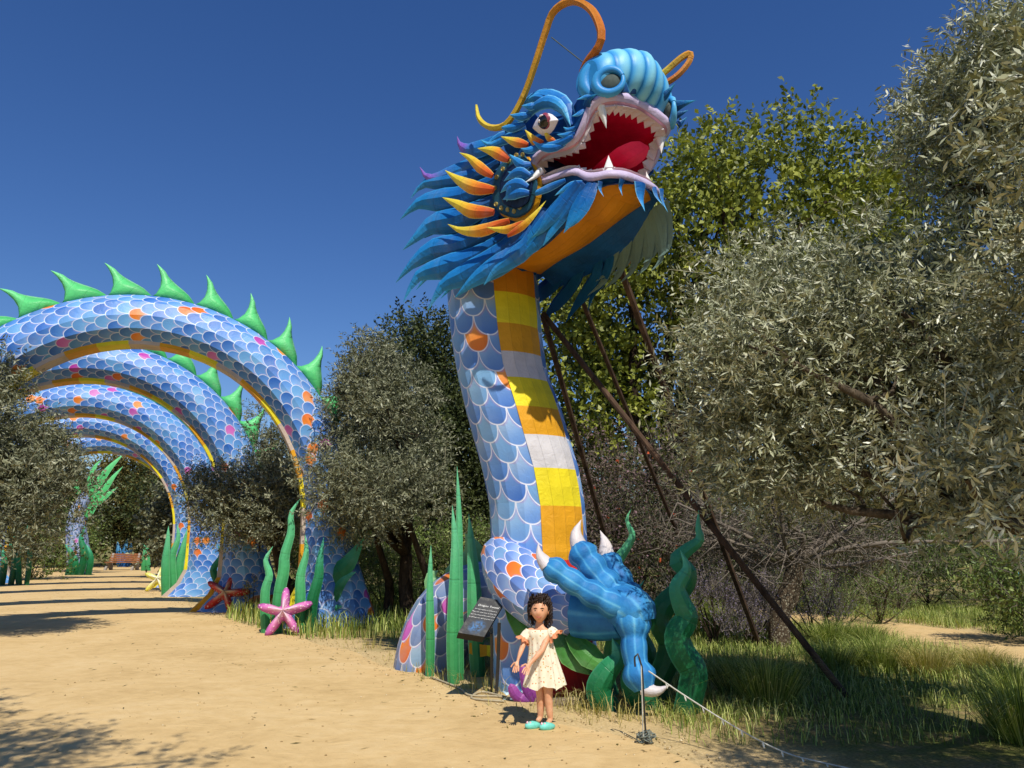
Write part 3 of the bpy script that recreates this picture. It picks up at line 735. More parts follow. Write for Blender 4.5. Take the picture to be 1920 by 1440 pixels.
for x, y in [(968, 291), (980, 290), (954, 302), (943, 317), (931, 332), (928, 352), (930, 383), (940, 390), (952, 393), (964, 396), (975, 389), (987, 376)]:
    p = HP(x, y, .645); mb = MB(); rr = np.stack([HN, nrm(np.cross(HN, ZV)), ZV], 1)
    th_ = np.linspace(0, 2 * math.pi, 10, endpoint=False)
    def rg(r, o): return [p + HN * o + r * (math.cos(a) * rr[:, 1] + math.sin(a) * rr[:, 2]) for a in th_]
    mb.grid([rg(.028, -.01), rg(.026, .012), rg(.017, .012), rg(.014, .004)], close=True); mb.fan(rg(.014, .004), 0)
    build(mb, 'stud', M['brass'], pk)
for p, w in [([(990, 352, .72), (972, 345, .76), (950, 350, .74), (938, 362, .7)], .07), ([(992, 362, .72), (975, 362, .76), (955, 368, .74), (942, 374, .7)], .06), ([(975, 340, .72), (962, 352, .75), (952, 366, .74), (950, 378, .7)], .075), ([(994, 330, .7), (978, 322, .75), (962, 326, .75), (944, 340, .7)], .055),
             ([(996, 308, .66), (980, 310, .72), (968, 302, .75), (955, 289, .78)], .055), ([(1014, 272, .62), (1000, 280, .66), (988, 282, .7), (976, 278, .72)], .045), ([(1000, 322, .68), (985, 330, .72), (970, 328, .74), (952, 322, .74)], .045)]:
    hf('cheek_flame', p, w, M['flame'], True, .45, 'flame')
# fire coloured flames
FIRE = [([(990, 272, .68), (965, 266, .72), (939, 256, .76)], .055), ([(1019, 268, .62), (1002, 264, .66), (984, 243, .70)], .05), ([(1041, 265, .6), (1028, 258, .63), (1018, 241, .66)], .033),
        ([(954, 300, .70), (925, 284, .74), (895, 278, .8)], .07), ([(924, 330, .72), (900, 314, .76), (880, 296, .8), (861, 286, .84)], .065), ([(926, 356, .72), (890, 352, .78), (860, 338, .82), (834, 319, .86)], .085),
        ([(926, 398, .72), (885, 396, .78), (855, 382, .84), (829, 370, .88)], .085), ([(955, 414, .72), (905, 432, .8), (865, 432, .86), (839, 420, .9)], .075), ([(985, 416, .74), (955, 430, .78), (932, 430, .82), (912, 426, .86)], .05), ([(952, 442, .82), (980, 424, .8), (1002, 402, .76), (1024, 376, .7)], .045)]
for p, w in FIRE: hf('fire_flame', p, w, M['fire'], True, .45, 'flame')
# eye and brows
for m, sg in ((lambda x: np.asarray(x), 1), (mir, -1)):
    ec = HP(1025, 233, .64); ax = nrm(HP(1052, 226, .64) - HP(997, 246, .66)); fw = nrm(HN * .55 + nrm(CAM - ec) * .8); fw = nrm(fw - ax * np.dot(fw, ax)); upv = np.cross(ax, fw); upv = upv if upv[2] > 0 else -upv
    def disc(c, a, b, h, mat, name, par, tip=0.0):
        th_ = np.linspace(0, 2 * math.pi, 20, endpoint=False); R = []
        for f, hh in ((1, 0), (.8, .62), (.45, .92), (.1, 1)):
            R.append([c + fw * h * hh + f * (ax * a * math.cos(t_) + upv * b * math.sin(t_) * (1 - tip * abs(math.cos(t_)) ** 3)) for t_ in th_])
        R = m(np.array(R).reshape(-1, 3)).reshape(4, 20, 3); mb = MB(); mb.grid(R, close=True, flip=(sg < 0)); mb.fan(R[-1], 0, sg < 0); return build(mb, name, M[mat], par, True)
    eye = disc(ec - ax * .01, .19, .11, .09, 'eyew', 'eye', dragon, .8)
    ic = ec + fw * .055 + ax * .035 + upv * .018
    disc(ic, .088, .088, .05, 'iris', 'iris', eye); disc(ic + fw * .02 - upv * .002, .076, .077, .043, 'pupil', 'pupil', eye)
    disc(ic + fw * .055 - ax * .022 + upv * .006, .02, .02, .016, 'eyew', 'eye_glint', eye); disc(ic + fw * .042 + upv * .055, .03, .014, .016, 'eyew', 'eye_glint', eye)
hf('brow', [(974, 240, .56), (996, 208, .60), (1026, 191, .61), (1054, 202, .60), (1070, 236, .57)], .075, M['flame'], True, .8, 'drop')
hf('brow', [(1076, 238, .5), (1060, 200, .5), (1030, 184, .48), (1000, 182, .44), (970, 200, .42)], .10, M['flame'], True, .8, 'mane')
hf('brow_flame', [(1045, 196, .5), (1020, 186, .5), (1000, 184, .52), (978, 197, .56)], .085, M['flame'], True, .8, 'flame')
for p, w in [([(1010, 196, .6), (995, 200, .66), (978, 198, .7)], .045), ([(996, 216, .6), (975, 219, .66), (955, 215, .70)], .05), ([(985, 232, .6), (960, 240, .66), (935, 238, .7)], .055), ([(985, 248, .58), (945, 262, .64), (920, 272, .7), (901, 262, .74)], .065), ([(960, 250, .5), (930, 262, .56), (905, 280, .62)], .07),
             ([(1074, 256, .6), (1052, 268, .62), (1030, 273, .63), (1005, 270, .64)], .05), ([(1078, 250, .58), (1060, 254, .62), (1044, 252, .66)], .035), ([(1080, 240, .58), (1066, 244, .6), (1056, 238, .62)], .03), ([(1060, 270, .6), (1040, 278, .64), (1015, 276, .66), (996, 262, .68)], .045),
             ([(1094, 205, .58), (1084, 214, .62), (1072, 218, .66)], .028), ([(1112, 183, .56), (1098, 182, .6), (1081, 187, .66)], .026)]:
    hf('brow_flame', p, w, M['flame'], True, .45, 'flame')
# nose: a ribbed bulb with a nostril ring at each side
nc = HP(1190, 150, 0); nups = nrm(ZV * .9 + HF * .25); nfw = nrm(HF - nups * np.dot(HF, nups))
ls = np.linspace(-.56, .56, 57); R = []; U = []
tp = np.linspace(0, 2 * math.pi, 28, endpoint=False)
for l in ls:
    k = math.sqrt(max(0.02, 1 - (abs(l) / .60) ** 2.2)); rib = abs(math.sin((l + .56) / 1.12 * math.pi * 7)) ** .45
    r = .30 * (0.42 + .58 * k) * (.90 + .10 * rib)
    R.append([nc + HN * l - nups * .16 * (abs(l) / .56) ** 1.6 - nfw * .1 * (abs(l) / .56) + r * (math.cos(a) * nfw * .9 + math.sin(a) * nups) for a in tp]); U.append(np.full(29, .3 + .7 * rib * (.4 + .6 * k)))
mb = MB(); mb.grid(R, close=True, U=np.array(U), flip=True); mb.fan(R[0], 0); mb.fan(R[-1], 0, True)
build(mb, 'nose', M['nose'], dragon, True)
for m, sg in ((lambda x: np.asarray(x), 1), (mir, -1)):
    for name, px, py, l, R0, r0, a0, a1, mat, sq in [('nostril_ring', 1143, 153, .46, .135, .055, 20, 385, 'nose', .95), ('nostril_curl', 1133, 151, .43, .2, .075, 50, 305, 'nose', 1.0)]:
        c_ = HP(px, py, l); fwd = nrm(HN * .75 + HF * .55); a_x = nrm(np.cross(ZV, fwd)); a_y = np.cross(fwd, a_x)
        aa = np.radians(np.linspace(a0, a1, 25)); pp = np.array([c_ + R0 * (math.cos(a) * a_x + sq * math.sin(a) * a_y) for a in aa])
        rr_ = r0 * np.interp(np.linspace(0, 1, 25), [0, .2, .6, 1], [.5, .9, 1, .35])
        mb = MB(); mb.tube(m(pp), rr_, 8); ob = build(mb, name, M[mat], dragon, True)
        if name == 'nostril_ring':
            mb = MB(); mb.ball((0, 0, 0), 1, 14, 8); v = np.array(mb.v); v = c_ - fwd * .03 + v[:, :1] * a_x * .115 + v[:, 1:2] * a_y * .105 + v[:, 2:] * fwd * .06; mb.v = m(v).tolist(); build(mb, 'nostril', M['nostril'], ob, True)
for p, w in [([(1164, 178, .32), (1161, 160, .35), (1151, 137, .38)], .055), ([(1196, 180, .0), (1200, 162, .02), (1194, 137, .04)], .055), ([(1222, 190, -.25), (1240, 182, -.28), (1259, 160, -.32)], .075), ([(1249, 208, -.46), (1270, 200, -.5), (1298, 192, -.55)], .07), ([(1264, 238, -.55), (1270, 234, -.58), (1281, 223, -.62)], .04), ([(1258, 222, -.54), (1272, 216, -.58), (1284, 210, -.62)], .04), ([(1180, 180, .14), (1181, 170, .16), (1176, 156, .18)], .04)]:
    p = np.array(hpts(p)) + HF * .05; feather('nose_spike', dragon, p, w, nrm(HF * .6 + nrm(CAM - p[0]) * .6), M['spike'], prof='spike')
hf('nose_spike', [(1100, 200, .56), (1104, 186, .58), (1120, 176, .6)], .05, M['spike'], False, .4, 'spike')
# whiskers
for name, pts_ in (('whisker', [(893, 197, .75), (898, 222, .74), (916, 238, .72), (940, 238, .68), (960, 220, .64), (984, 175, .6), (1004, 118, .6), (1022, 62, .6), (1038, 22, .6), (1072, 2, .58), (1108, 18, .56), (1127, 58, .55), (1122, 88, .54), (1099, 120, .5), (1090, 150, .46), (1094, 178, .42)]),):
    p = spline(hpts(pts_), 48); rr_ = np.interp(np.linspace(0, 1, 48), [0, .08, .5, 1], [.015, .036, .042, .046])
    mb = MB(); mb.tube(p, rr_, 6); build(mb, 'whisker', M['horn'], dragon)
p = spline(hpts([(1228, 150, -.5), (1250, 132, -.56), (1278, 108, -.64), (1294, 101, -.7), (1292, 116, -.7), (1272, 140, -.64), (1246, 158, -.56)]), 26)
mb = MB(); mb.tube(p, .036, 6); build(mb, 'whisker', M['horn'], dragon)
mb = MB(); mb.tube([HP(1034, 70, .6), HP(1092, 116, .52)], .006, 4); build(mb, 'wire', M['nostril'], dragon)
# ---------------------------------------------------------------- forelimb, foot and low body loop of the dragon
def limb(name, pts, mat, n=10, m=24, bulge=0, seg=0, parent=dragon, uvs=1.0, squash=1.0):
    """pts: (px, py, Y, radius in px)"""
    q = np.array([list(P(x, y, Y)) + [r * mpp(Y, y)] for x, y, Y, r in pts]); s = spline(q, m)
    t_ = np.linspace(0, 1, m); r = s[:, 3] * (1 + bulge * (np.abs(np.sin(t_ * math.pi * max(seg, 1))) - .5) if seg else 1)
    mb = MB(); mb.tube(s[:, :3], r, n, vscale=uvs, squash=squash); return build(mb, name, M[mat], parent, mat == 'clawb')
limb('body_loop', [(800, 1275, 10.3, 66), (812, 1215, 10.3, 66), (840, 1160, 10.3, 68), (890, 1128, 10.2, 70), (950, 1125, 10.1, 70), (1010, 1160, 10.0, 66), (1040, 1240, 10.0, 60)], 'scale_b', 12, 26, uvs=3.4)
for k, (a, b) in enumerate([(0, .3), (.3, .6), (.6, 1)]):
    f = lambda x: P(880 + 110 * x, 1205 + 6 * math.sin(x * 3), 9.55)
    mb = MB(); mb.grid([[f(a), f(a + (b - a) / 2), f(b)], [f(a) + ZV * -.12, f(a + (b - a) / 2) - ZV * .15, f(b) - ZV * .12], [f(a) + np.array([0, .4, -.12]), f((a + b) / 2) + np.array([0, .4, -.15]), f(b) + np.array([0, .4, -.12])]])
    build(mb, 'belly_panel', M[['gold', 'yellow', 'beige'][k]], dragon)
for p, w in [([(850, 1105, 10.5), (862, 1075, 10.5), (868, 1052, 10.5), (876, 1030, 10.5)], .20), ([(885, 1085, 10.5), (890, 1050, 10.5), (884, 1020, 10.5), (872, 1000, 10.5)], .18), ([(815, 1140, 10.5), (820, 1110, 10.5), (808, 1082, 10.5), (822, 1070, 10.5)], .17), ([(790, 1170, 10.5), (788, 1150, 10.5), (778, 1138, 10.5)], .12)]:
    feather('back_fin', dragon, [P(*q) for q in p], w, (0, -1, 0), M['weed_l'], thick=.3, prof='flame')
limb('shoulder', [(922, 1030, 9.0, 18), (940, 1045, 8.75, 42), (972, 1085, 8.5, 58), (1020, 1125, 8.3, 58), (1075, 1142, 8.1, 54), (1110, 1148, 8.0, 50)], 'scale_s', 12, 18, uvs=2.2)
limb('forearm', [(1085, 1144, 8.02, 54), (1130, 1150, 7.9, 50), (1170, 1152, 7.75, 44)], 'clawb', 12, 8)
limb('foot', [(1145, 1150, 7.85, 36), (1170, 1140, 7.7, 44), (1190, 1148, 7.62, 42), (1196, 1166, 7.6, 34)], 'clawb', 12, 12)
limb('toe', [(1165, 1140, 7.6, 26), (1120, 1118, 7.6, 25), (1080, 1095, 7.62, 22), (1040, 1068, 7.66, 23), (1024, 1056, 7.68, 15)], 'clawb', 10, 28, .26, 4)
limb('toe', [(1178, 1128, 7.75, 26), (1150, 1108, 7.8, 27), (1120, 1075, 7.85, 25), (1095, 1042, 7.9, 27), (1084, 1022, 7.95, 17)], 'clawb', 10, 28, .28, 4)
limb('toe', [(1190, 1130, 7.85, 26), (1172, 1105, 7.95, 24), (1155, 1072, 8.0, 22), (1140, 1048, 8.05, 20), (1136, 1036, 8.05, 14)], 'clawb', 10, 24, .26, 3)
limb('toe', [(1186, 1150, 7.6, 34), (1188, 1192, 7.55, 27), (1190, 1228, 7.5, 22), (1198, 1264, 7.45, 29), (1208, 1292, 7.42, 22)], 'clawb', 10, 28, .24, 3)
def nail(a, b, r, bend): cone('claw', P(*a), P(*b), r, 'nail', bend)
nail((1027, 1062, 7.67), (1009, 1018, 7.72), .095, (-.03, 0, 0)); nail((1086, 1026, 7.95), (1090, 974, 8.0), .10, (-.04, 0, 0)); nail((1137, 1042, 8.05), (1125, 994, 8.1), .085, (.02, 0, 0)); nail((1206, 1290, 7.42), (1257, 1284, 7.3), .085, (0, 0, -.04))
# leaf ornaments at the base
for p, w in [([(1040, 1185, 8.0), (1070, 1225, 7.95), (1108, 1266, 7.9)], .13), ([(1065, 1190, 7.9), (1105, 1230, 7.85), (1150, 1259, 7.8)], .12), ([(952, 1135, 8.4), (985, 1180, 8.35), (1010, 1215, 8.3)], .12)]:
    feather('leaf_ornament', dragon, [P(*q) for q in p], w, (0, -1, .2), M['leafy'], thick=.25, prof='drop')
# props
def prop(a, Ya, b, Yb, r=.045):
    A_ = P(*a, Ya); B_ = P(*b, Yb); A_[2] = max(A_[2], 0)
    r = r * .8
    if B_[2] < 0.3: B_[2] = -.1
    mb = MB(); mb.tube([A_, A_ * .66 + B_ * .34, A_ * .33 + B_ * .67, B_], [r] * 4, 8); build(mb, 'support_pole', M['pole'], dragon)
gq = G(1605, 1310); prop((1018, 588), 9.5, (1605, 1312), gq[1])
prop((1162, 500), 8.3, (1430, 1212), 12.0, .05); prop((1018, 592), 9.6, (1150, 1060), 13.0, .05); prop((1090, 560), 9.4, (1270, 1000), 12.5, .04)

# ---------------------------------------------------------------- seaweed ornaments
def seaweed(name, pts, hwpx, label, group, mat='weed', Y=None, thick=.75, prof='blade', n=18, cat='seaweed'):
    Yb = Y or G(*pts[0])[1]; base = P(pts[0][0], pts[0][1], Yb); base[2] = 0
    q = [P(x, y, Yb) for x, y in pts]; q[0] = base - np.array([0, 0, .02])
    o = build(feather_mb(q, hwpx * mpp(Yb), (0.15, -1, .1), thick, prof, n), name, M[mat], None)
    v = np.empty(len(o.data.vertices) * 3, np.float32); o.data.vertices.foreach_get('co', v); v = v.reshape(-1, 3) - base.astype(np.float32); o.data.vertices.foreach_set('co', v.ravel()); o.location = base.tolist()
    return tag(o, label, cat, group)
gr1 = 'straight green seaweed blades by the information sign'
seaweed('seaweed_blade', [(806, 1268), (807, 1200), (806, 1110), (808, 1022)], 8.5, 'slim green seaweed blade standing apart beside the grey body loop', gr1)
seaweed('seaweed_blade', [(851, 1282), (849, 1200), (852, 1100), (853, 1020), (848, 947)], 12, 'broad green seaweed blade with a sharp fold left of the information sign', gr1)
seaweed('seaweed_blade', [(862, 1275), (860, 1180), (860, 1080), (861, 980), (857, 874)], 9, 'tallest straight seaweed blade beside the neck', gr1)
seaweed('seaweed_blade', [(897, 1285), (893, 1210), (890, 1130), (887, 1060), (879, 964)], 15, 'broad-footed green seaweed blade rising directly behind the information sign', gr1, Y=9.6)
gr2 = 'wavy dark green seaweed right of the foot'
seaweed('wavy_seaweed', [(1284, 1338), (1296, 1296), (1300, 1258), (1278, 1222), (1270, 1190), (1288, 1158), (1278, 1132), (1270, 1100), (1288, 1066), (1276, 1032)], 27, 'thick twisting dark green seaweed with rounded waves, front strand of the pair', gr2, 'weed_d', prof='blade', n=40)
seaweed('wavy_seaweed', [(1238, 1330), (1232, 1285), (1250, 1241), (1256, 1205), (1238, 1168), (1246, 1136), (1282, 1100), (1290, 1072), (1268, 1052), (1290, 1030), (1312, 1012), (1309, 988), (1310, 956)], 23, 'tallest twisting dark seaweed with a pale hooked tip, rear strand of the pair', gr2, 'weed_d', Y=7.95, n=46)
seaweed('wavy_seaweed', [(1150, 1330), (1140, 1270), (1150, 1200), (1160, 1120), (1156, 1060), (1174, 1028), (1186, 1003), (1175, 975), (1184, 954)], 15, 'green seaweed curling up behind the raised claws', gr2, 'weed', Y=8.5, n=30)
seaweed('wavy_seaweed', [(1226, 1320), (1208, 1260), (1218, 1225), (1202, 1186), (1216, 1152), (1192, 1116), (1208, 1088)], 14, 'slim rippling seaweed close behind the foot', gr2, 'weed_d', Y=8.3, n=30)
seaweed('wavy_seaweed', [(1146, 1328), (1122, 1296), (1136, 1262), (1158, 1232), (1148, 1196)], 24, 'stubby green seaweed curl in front of the red base', gr2, 'weed_d', Y=7.75, n=24)
seaweed('wavy_seaweed', [(1225, 1328), (1190, 1296), (1180, 1262), (1192, 1236)], 24, 'low rounded seaweed clump under the hanging claw', gr2, 'weed_d', Y=7.8, n=20)
gr3 = 'seaweed at the feet of the arches'
for pts_, w, mt, lb in [([(499, 1176), (497, 1112), (505, 1078), (498, 1050), (512, 1024)], 9, 'weed', 'short green seaweed blade left of the pink starfish'),
                        ([(519, 1170), (524, 1112), (532, 1072), (534, 1040), (546, 998), (546, 962), (565, 933)], 11, 'weed', 'tallest green seaweed blade behind the pink starfish'),
                        ([(563, 1177), (563, 1122), (564, 1078), (574, 1038), (572, 1002)], 10, 'weed', 'green seaweed blade right of the pink starfish'),
                        ([(582, 1177), (585, 1130), (597, 1084), (600, 1048), (607, 1008)], 11, 'weed_d', 'speckled dark green seaweed at the arch foot beside the pink starfish')]:
    seaweed('seaweed_blade', pts_, w, lb, gr3, mt, Y=14.0)
for pts_, w, lb in [([(594, 1150), (620, 1085), (650, 1060), (684, 1006)], 20, 'large dark green side fin spreading from the first arch foot'), ([(596, 1160), (625, 1112), (645, 1085), (668, 1072)], 15, 'middle dark green side fin on the first arch foot'), ([(596, 1172), (612, 1150), (626, 1140), (642, 1136)], 11, 'lowest dark green side fin on the first arch foot')]:
    q = [P(x, y, 14.9) for x, y in pts_]; q[0][2] = .03
    o = tag(build(feather_mb(q, w * mpp(14.9), (0, -1, 0), .25, 'drop', 14), 'side_fin', M['weed_d']), lb, 'fin', 'fins at the first arch foot')
for i, (pts_, w) in enumerate([([(402, 1128), (408, 1095), (400, 1068), (414, 1042), (408, 1020)], 8), ([(420, 1130), (418, 1095), (432, 1062), (428, 1034), (440, 1014)], 8), ([(446, 1128), (452, 1095), (444, 1066), (454, 1036)], 8), ([(456, 1122), (462, 1090), (455, 1068)], 7)]):
    seaweed('wavy_seaweed', pts_, w, 'wavy dark seaweed clustered behind the red starfish', gr3, 'weed_d', Y=18.6 + .1 * i)
for i, (pts_, w) in enumerate([([(311, 1112), (310, 1060), (314, 1020), (316, 986)], 8), ([(326, 1113), (322, 1050), (334, 1010), (332, 982)], 8), ([(338, 1112), (336, 1060), (346, 1020), (354, 986)], 9), ([(360, 1108), (364, 1060), (362, 1030), (366, 1006)], 7), ([(378, 1108), (384, 1060), (389, 1010)], 6), ([(345, 1110), (352, 1060), (346, 1030)], 8)]):
    seaweed('seaweed_blade', pts_, w, 'upright green seaweed blade in the clump behind the yellow starfish', gr3, 'weed', Y=23.4 + .2 * i)
for i, (pts_, w) in enumerate([([(22, 1082), (28, 1050), (20, 1025), (30, 1000)], 6), ([(38, 1080), (34, 1045), (44, 1020)], 6), ([(52, 1078), (56, 1040), (48, 1010), (52, 985)], 5), ([(4, 1085), (8, 1050), (0, 1020)], 7)]):
    seaweed('wavy_seaweed', pts_, w, 'small wavy seaweed at the arch foot across the path', gr3, 'weed_d', Y=29.2)

# ---------------------------------------------------------------- starfish
def star_mat(name, a, b, c_):
    n = NT(name); u, v = n.uv()
    k = n.ramp(v, [(0, c_), (.22, dim(c_, .95)), (.6, b), (1, a)])
    d = n.voro(17); k = n.mix(n.math('MULTIPLY', n.math('LESS_THAN', d, .30), .8), k, dim(c_, 1.05))
    n.bump(n.math('SUBTRACT', 1.0, n.smooth(d, .1, .4)), .5, .02); return n.fin(k, .45, .35)
def starfish(px, py, Y, r, mat, label, rot0, tilt=0.35):
    c0 = P(px, py, Y); fw = nrm(np.array([.1, -1, tilt])); ax = nrm(np.cross(fw, (0, 0, 1))) * -1; up = np.cross(ax, fw) * -1
    if up[2] < 0: up = -up
    n = 60; th_ = np.linspace(0, 2 * math.pi, n, endpoint=False)
    k = ((np.cos(5 * (th_ - rot0)) + 1) / 2) ** 1.7; Rr = r * (.30 + .70 * k) * (1 + .06 * np.sin(th_ * 2 + 1))
    rings = []; V_ = []
    for f in (1.0, .85, .65, .42, .2, .02):
        h = r * .32 * (1 - f ** 1.6) * (.55 + .45 * k) + r * .05 * (1 - f)
        if f == 1.0: h = np.zeros(n)
        rings.append([c0 + ax * (Rr[i] * f * math.cos(th_[i])) + up * (Rr[i] * f * math.sin(th_[i])) + fw * h[i] for i in range(n)]); V_.append(f)
    mb = MB(); mb.grid([[q - fw * r * .10 for q in np.array(rings[0]) * .97 + .03 * c0]] + rings, close=True, V=[1.0] + V_, flip=True)
    bs = c0.copy(); bs[2] = 0
    mn = min(p[2] for p in mb.v); mb.v = [[p[0], p[1], p[2] - mn - .01] for p in mb.v]
    o = build(mb, 'starfish', mat, None, True); v = np.array([p.co for p in o.data.vertices]) - bs; o.data.vertices.foreach_set('co', v.astype(np.float32).ravel()); o.location = bs.tolist()
    return tag(o, label, 'starfish', 'starfish ornaments by the path')
starfish(533, 1143, 13.75, .47, star_mat('pink star', hexc('B04C9C'), hexc('D87CB4'), hexc('EBC6D2')), 'pink and violet speckled starfish leaning on seaweed', rad(92))
starfish(423, 1115, 18.1, .52, star_mat('red star', hexc('B02018'), hexc('CF4034'), hexc('D8BCA0')), 'red starfish with pale centre in front of the second arch', rad(76))
starfish(298, 1078, 25.6, .50, star_mat('yellow star', hexc('D2CC38'), hexc('E8E27A'), hexc('F6F4DC')), 'yellow and white starfish on seaweed at the path edge', rad(84))

# ---------------------------------------------------------------- information sign
def sign_mat():
    n = NT('sign print'); u, v = n.uv()
    f = n.noise(14, 5, .65); k = n.mix(n.smooth(f, .45, .75), hexc('3C3E40'), hexc('62615C'))
    dx = n.math('MULTIPLY', n.math('SUBTRACT', u, .52), 2.6); dy = n.math('MULTIPLY', n.math('SUBTRACT', v, .78), 4.5)
    d = n.math('SQRT', n.math('ADD', n.math('MULTIPLY', dx, dx), n.math('MULTIPLY', dy, dy)))
    k = n.mix(n.math('MULTIPLY', n.math('SUBTRACT', 1.0, n.smooth(d, .2, 1.0)), n.smooth(n.noise(30, 4), .35, .7)), k, hexc('4C86C0'))
    return n.fin(k, .35, .4)
M['sign'] = sign_mat(); M['signside'] = m_plain('black board edge', hexc('1E1E1D'), .6); M['ink'] = m_plain('white lettering', hexc('E8E8E4'), .6, .2, 0, .02)
M['steel'] = m_plain('grey steel post', hexc('3A3835'), .5, .4, .4)
gs = G(930, 1304); sgn = thing('information_sign', (gs[0], gs[1], 0), 'black slanted information board on a thin post beside the girl', 'sign')
TL, TR, BR, BL = P(901, 1119, 8.34), P(947, 1127, 8.38), P(902, 1200, 8.0), P(859, 1186, 7.97)
BR = TR + (BL - TL); nn_ = nrm(np.cross(TR - TL, TL - BL)); nn_ = nn_ if nn_[1] < 0 else -nn_
mb = MB(); bk = -nn_ * .09
mb.v = [list(map(float, q)) for q in (TL, TR, BR, BL, TL + bk, TR + bk, BR + bk, BL + bk)]
mb.face((0, 3, 2, 1), [(0, 0), (0, 1), (1, 1), (1, 0)], 0)
for f in ((4, 5, 6, 7), (0, 1, 5, 4), (1, 2, 6, 5), (2, 3, 7, 6), (3, 0, 4, 7)): mb.face(f, None, 1)
board = build(mb, 'board', [M['sign'], M['signside']], sgn)
def lettering(txt, a, b, size, align='CENTER'):
    cu = bpy.data.curves.new('lettering', 'FONT'); cu.body = txt; cu.align_x = align; cu.size = 1.0; cu.resolution_u = 2
    tmp = bpy.data.objects.new('tmp', cu); col.objects.link(tmp); bpy.context.view_layer.update()
    me = bpy.data.meshes.new_from_object(tmp.evaluated_get(bpy.context.evaluated_depsgraph_get())); bpy.data.objects.remove(tmp)
    ex = nrm(TR - TL); ey = nrm(TL - BL); o0 = TL + (TR - TL) * a + (BL - TL) * b + nn_ * .003
    v = np.array([p.co for p in me.vertices]); f = [tuple(p.vertices) for p in me.polygons]
    make_obj('lettering', o0 + v[:, :1] * ex * size + v[:, 1:2] * ey * size, f, M['ink'], board)
lettering('Dragon Tunnel', .52, .245, .036)
for i, tx in enumerate(['Working together to harmonize in', 'Magic, ever quiet water, an angry frog', 'Turn into silence all the waters of the', 'the pathways turn dark and green here']):
    lettering(tx, .5, .34 + .075 * i, .0165)
mb = MB(); mb.tube([(gs[0], gs[1], -.05), tuple(np.array([gs[0], gs[1], 0]) * .5 + P(937, 1195, 8.4) * .5), tuple(P(936, 1168, 8.34))], .018, 8); build(mb, 'post', M['steel'], sgn)
mb = MB(); mb.tube([tuple(G(922, 1297) * [1, 1, 0] + [0, 0, -.03]), tuple(P(922, 1188, 8.36))], .015, 8); build(mb, 'post', M['steel'], sgn)

# ---------------------------------------------------------------- the girl
def skin_mesh(verts, edges, root=0):
    me = bpy.data.meshes.new('tmp'); me.from_pydata([tuple(map(float, v[:3])) for v in verts], edges, [])
    o = bpy.data.objects.new('tmp', me); col.objects.link(o); o.modifiers.new('s', 'SKIN')
    for i, v in enumerate(verts):
        d = me.skin_vertices[0].data[i]; d.radius = (v[3], v[4] if len(v) > 4 else v[3]); d.use_root = i == root
    o.modifiers['s'].branch_smoothing = .6
    ss = o.modifiers.new('u', 'SUBSURF'); ss.levels = 2; ss.render_levels = 2
    bpy.context.view_layer.update()
    r = bpy.data.meshes.new_from_object(o.evaluated_get(bpy.context.evaluated_depsgraph_get())); bpy.data.objects.remove(o)
    return np.array([v.co for v in r.vertices]), [tuple(p.vertices) for p in r.polygons]
def skin_col():
    n = NT('skin'); k = n.mix(n.smooth(n.noise(14, 4), .35, .7), hexc('D09670'), hexc('DEA986'))
    n.bsdf.inputs['Subsurface Weight'].default_value = .12; n.bsdf.inputs['Subsurface Radius'].default_value = (.02, .008, .004)
    return n.fin(k, .5, .35)
M['skin'] = skin_col()
def dress_mat():
    n = NT('cream dress with small flowers')
    d = n.voro(46); idc = n.voro(46, None, 'F1', 'Color'); sp = n.node('ShaderNodeSeparateColor'); n.put(sp.inputs[0], idc)
    k = n.mix(n.smooth(n.noise(20, 3), .3, .7), hexc('E6DCC0'), hexc('F2EAD2'))
    k = n.mix(n.math('MULTIPLY', n.math('LESS_THAN', d, .30), n.math('GREATER_THAN', sp.outputs[0], .55)), k, n.mix(sp.outputs[1], hexc('D88A72'), hexc('C8B060')))
    n.bump(n.noise(60, 3), .15, .005); return n.fin(k, .8, .15, .12)
M['dress'] = dress_mat(); M['ruffle'] = m_fabric('peach ruffle', hexc('E0946A'), .8, .1, .15)
M['hair'] = m_plain('dark curly hair', hexc('2A1C14'), .45, .4, 0, .35, 60)
M['shoe'] = m_plain('aqua clog', hexc('6CC4B4'), .5, .4); M['dot'] = m_plain('clog charm', hexc('E8B0B8'), .5, .4)
M['lips'] = m_plain('lips', hexc('B05C50'), .5, .3); M['brow'] = m_plain('eyebrow', hexc('2E1E16'), .8, .1)
gY = G(1018, 1366)[1]
g0 = np.array([P(1020, 1366, gY)[0], gY, 0.0])
girl = None
def gp(px, py, dy=0.0): return P(px, py, gY + dy)
V = []; E = []
def jv(p, r, r2=None): V.append(list(p) + [r, r2 or r]); return len(V) - 1
def ch(*ids):
    for a, b in zip(ids[:-1], ids[1:]): E.append((a, b))
pelvis = jv(gp(1018, 1262), .085, .07); chest = jv(gp(1014, 1205), .085, .062); upper = jv(gp(1012, 1184), .062, .05); neck_ = jv(gp(1011, 1172), .032); nk2 = jv(gp(1012, 1158), .034)
ch(pelvis, chest, upper, neck_, nk2)
for hipx, kx, ky, ax_, ay, dy in ((1010, 1013, 1300, 1013, 1350, .02), (1027, 1028, 1300, 1032, 1354, -.03)):
    hp = jv(gp(hipx, 1270, dy), .058); th1 = jv(gp((hipx + kx) / 2, 1284, dy), .05); kn = jv(gp(kx, ky, dy - .01), .038); cf = jv(gp(kx + 1, ky + 20, dy + .01), .038); an = jv(gp(ax_, ay - 4, dy + .015), .024); ft = jv(gp(ax_ - 6, ay + 3, dy - .03), .022)
    ch(pelvis, hp, th1, kn, cf, an, ft)
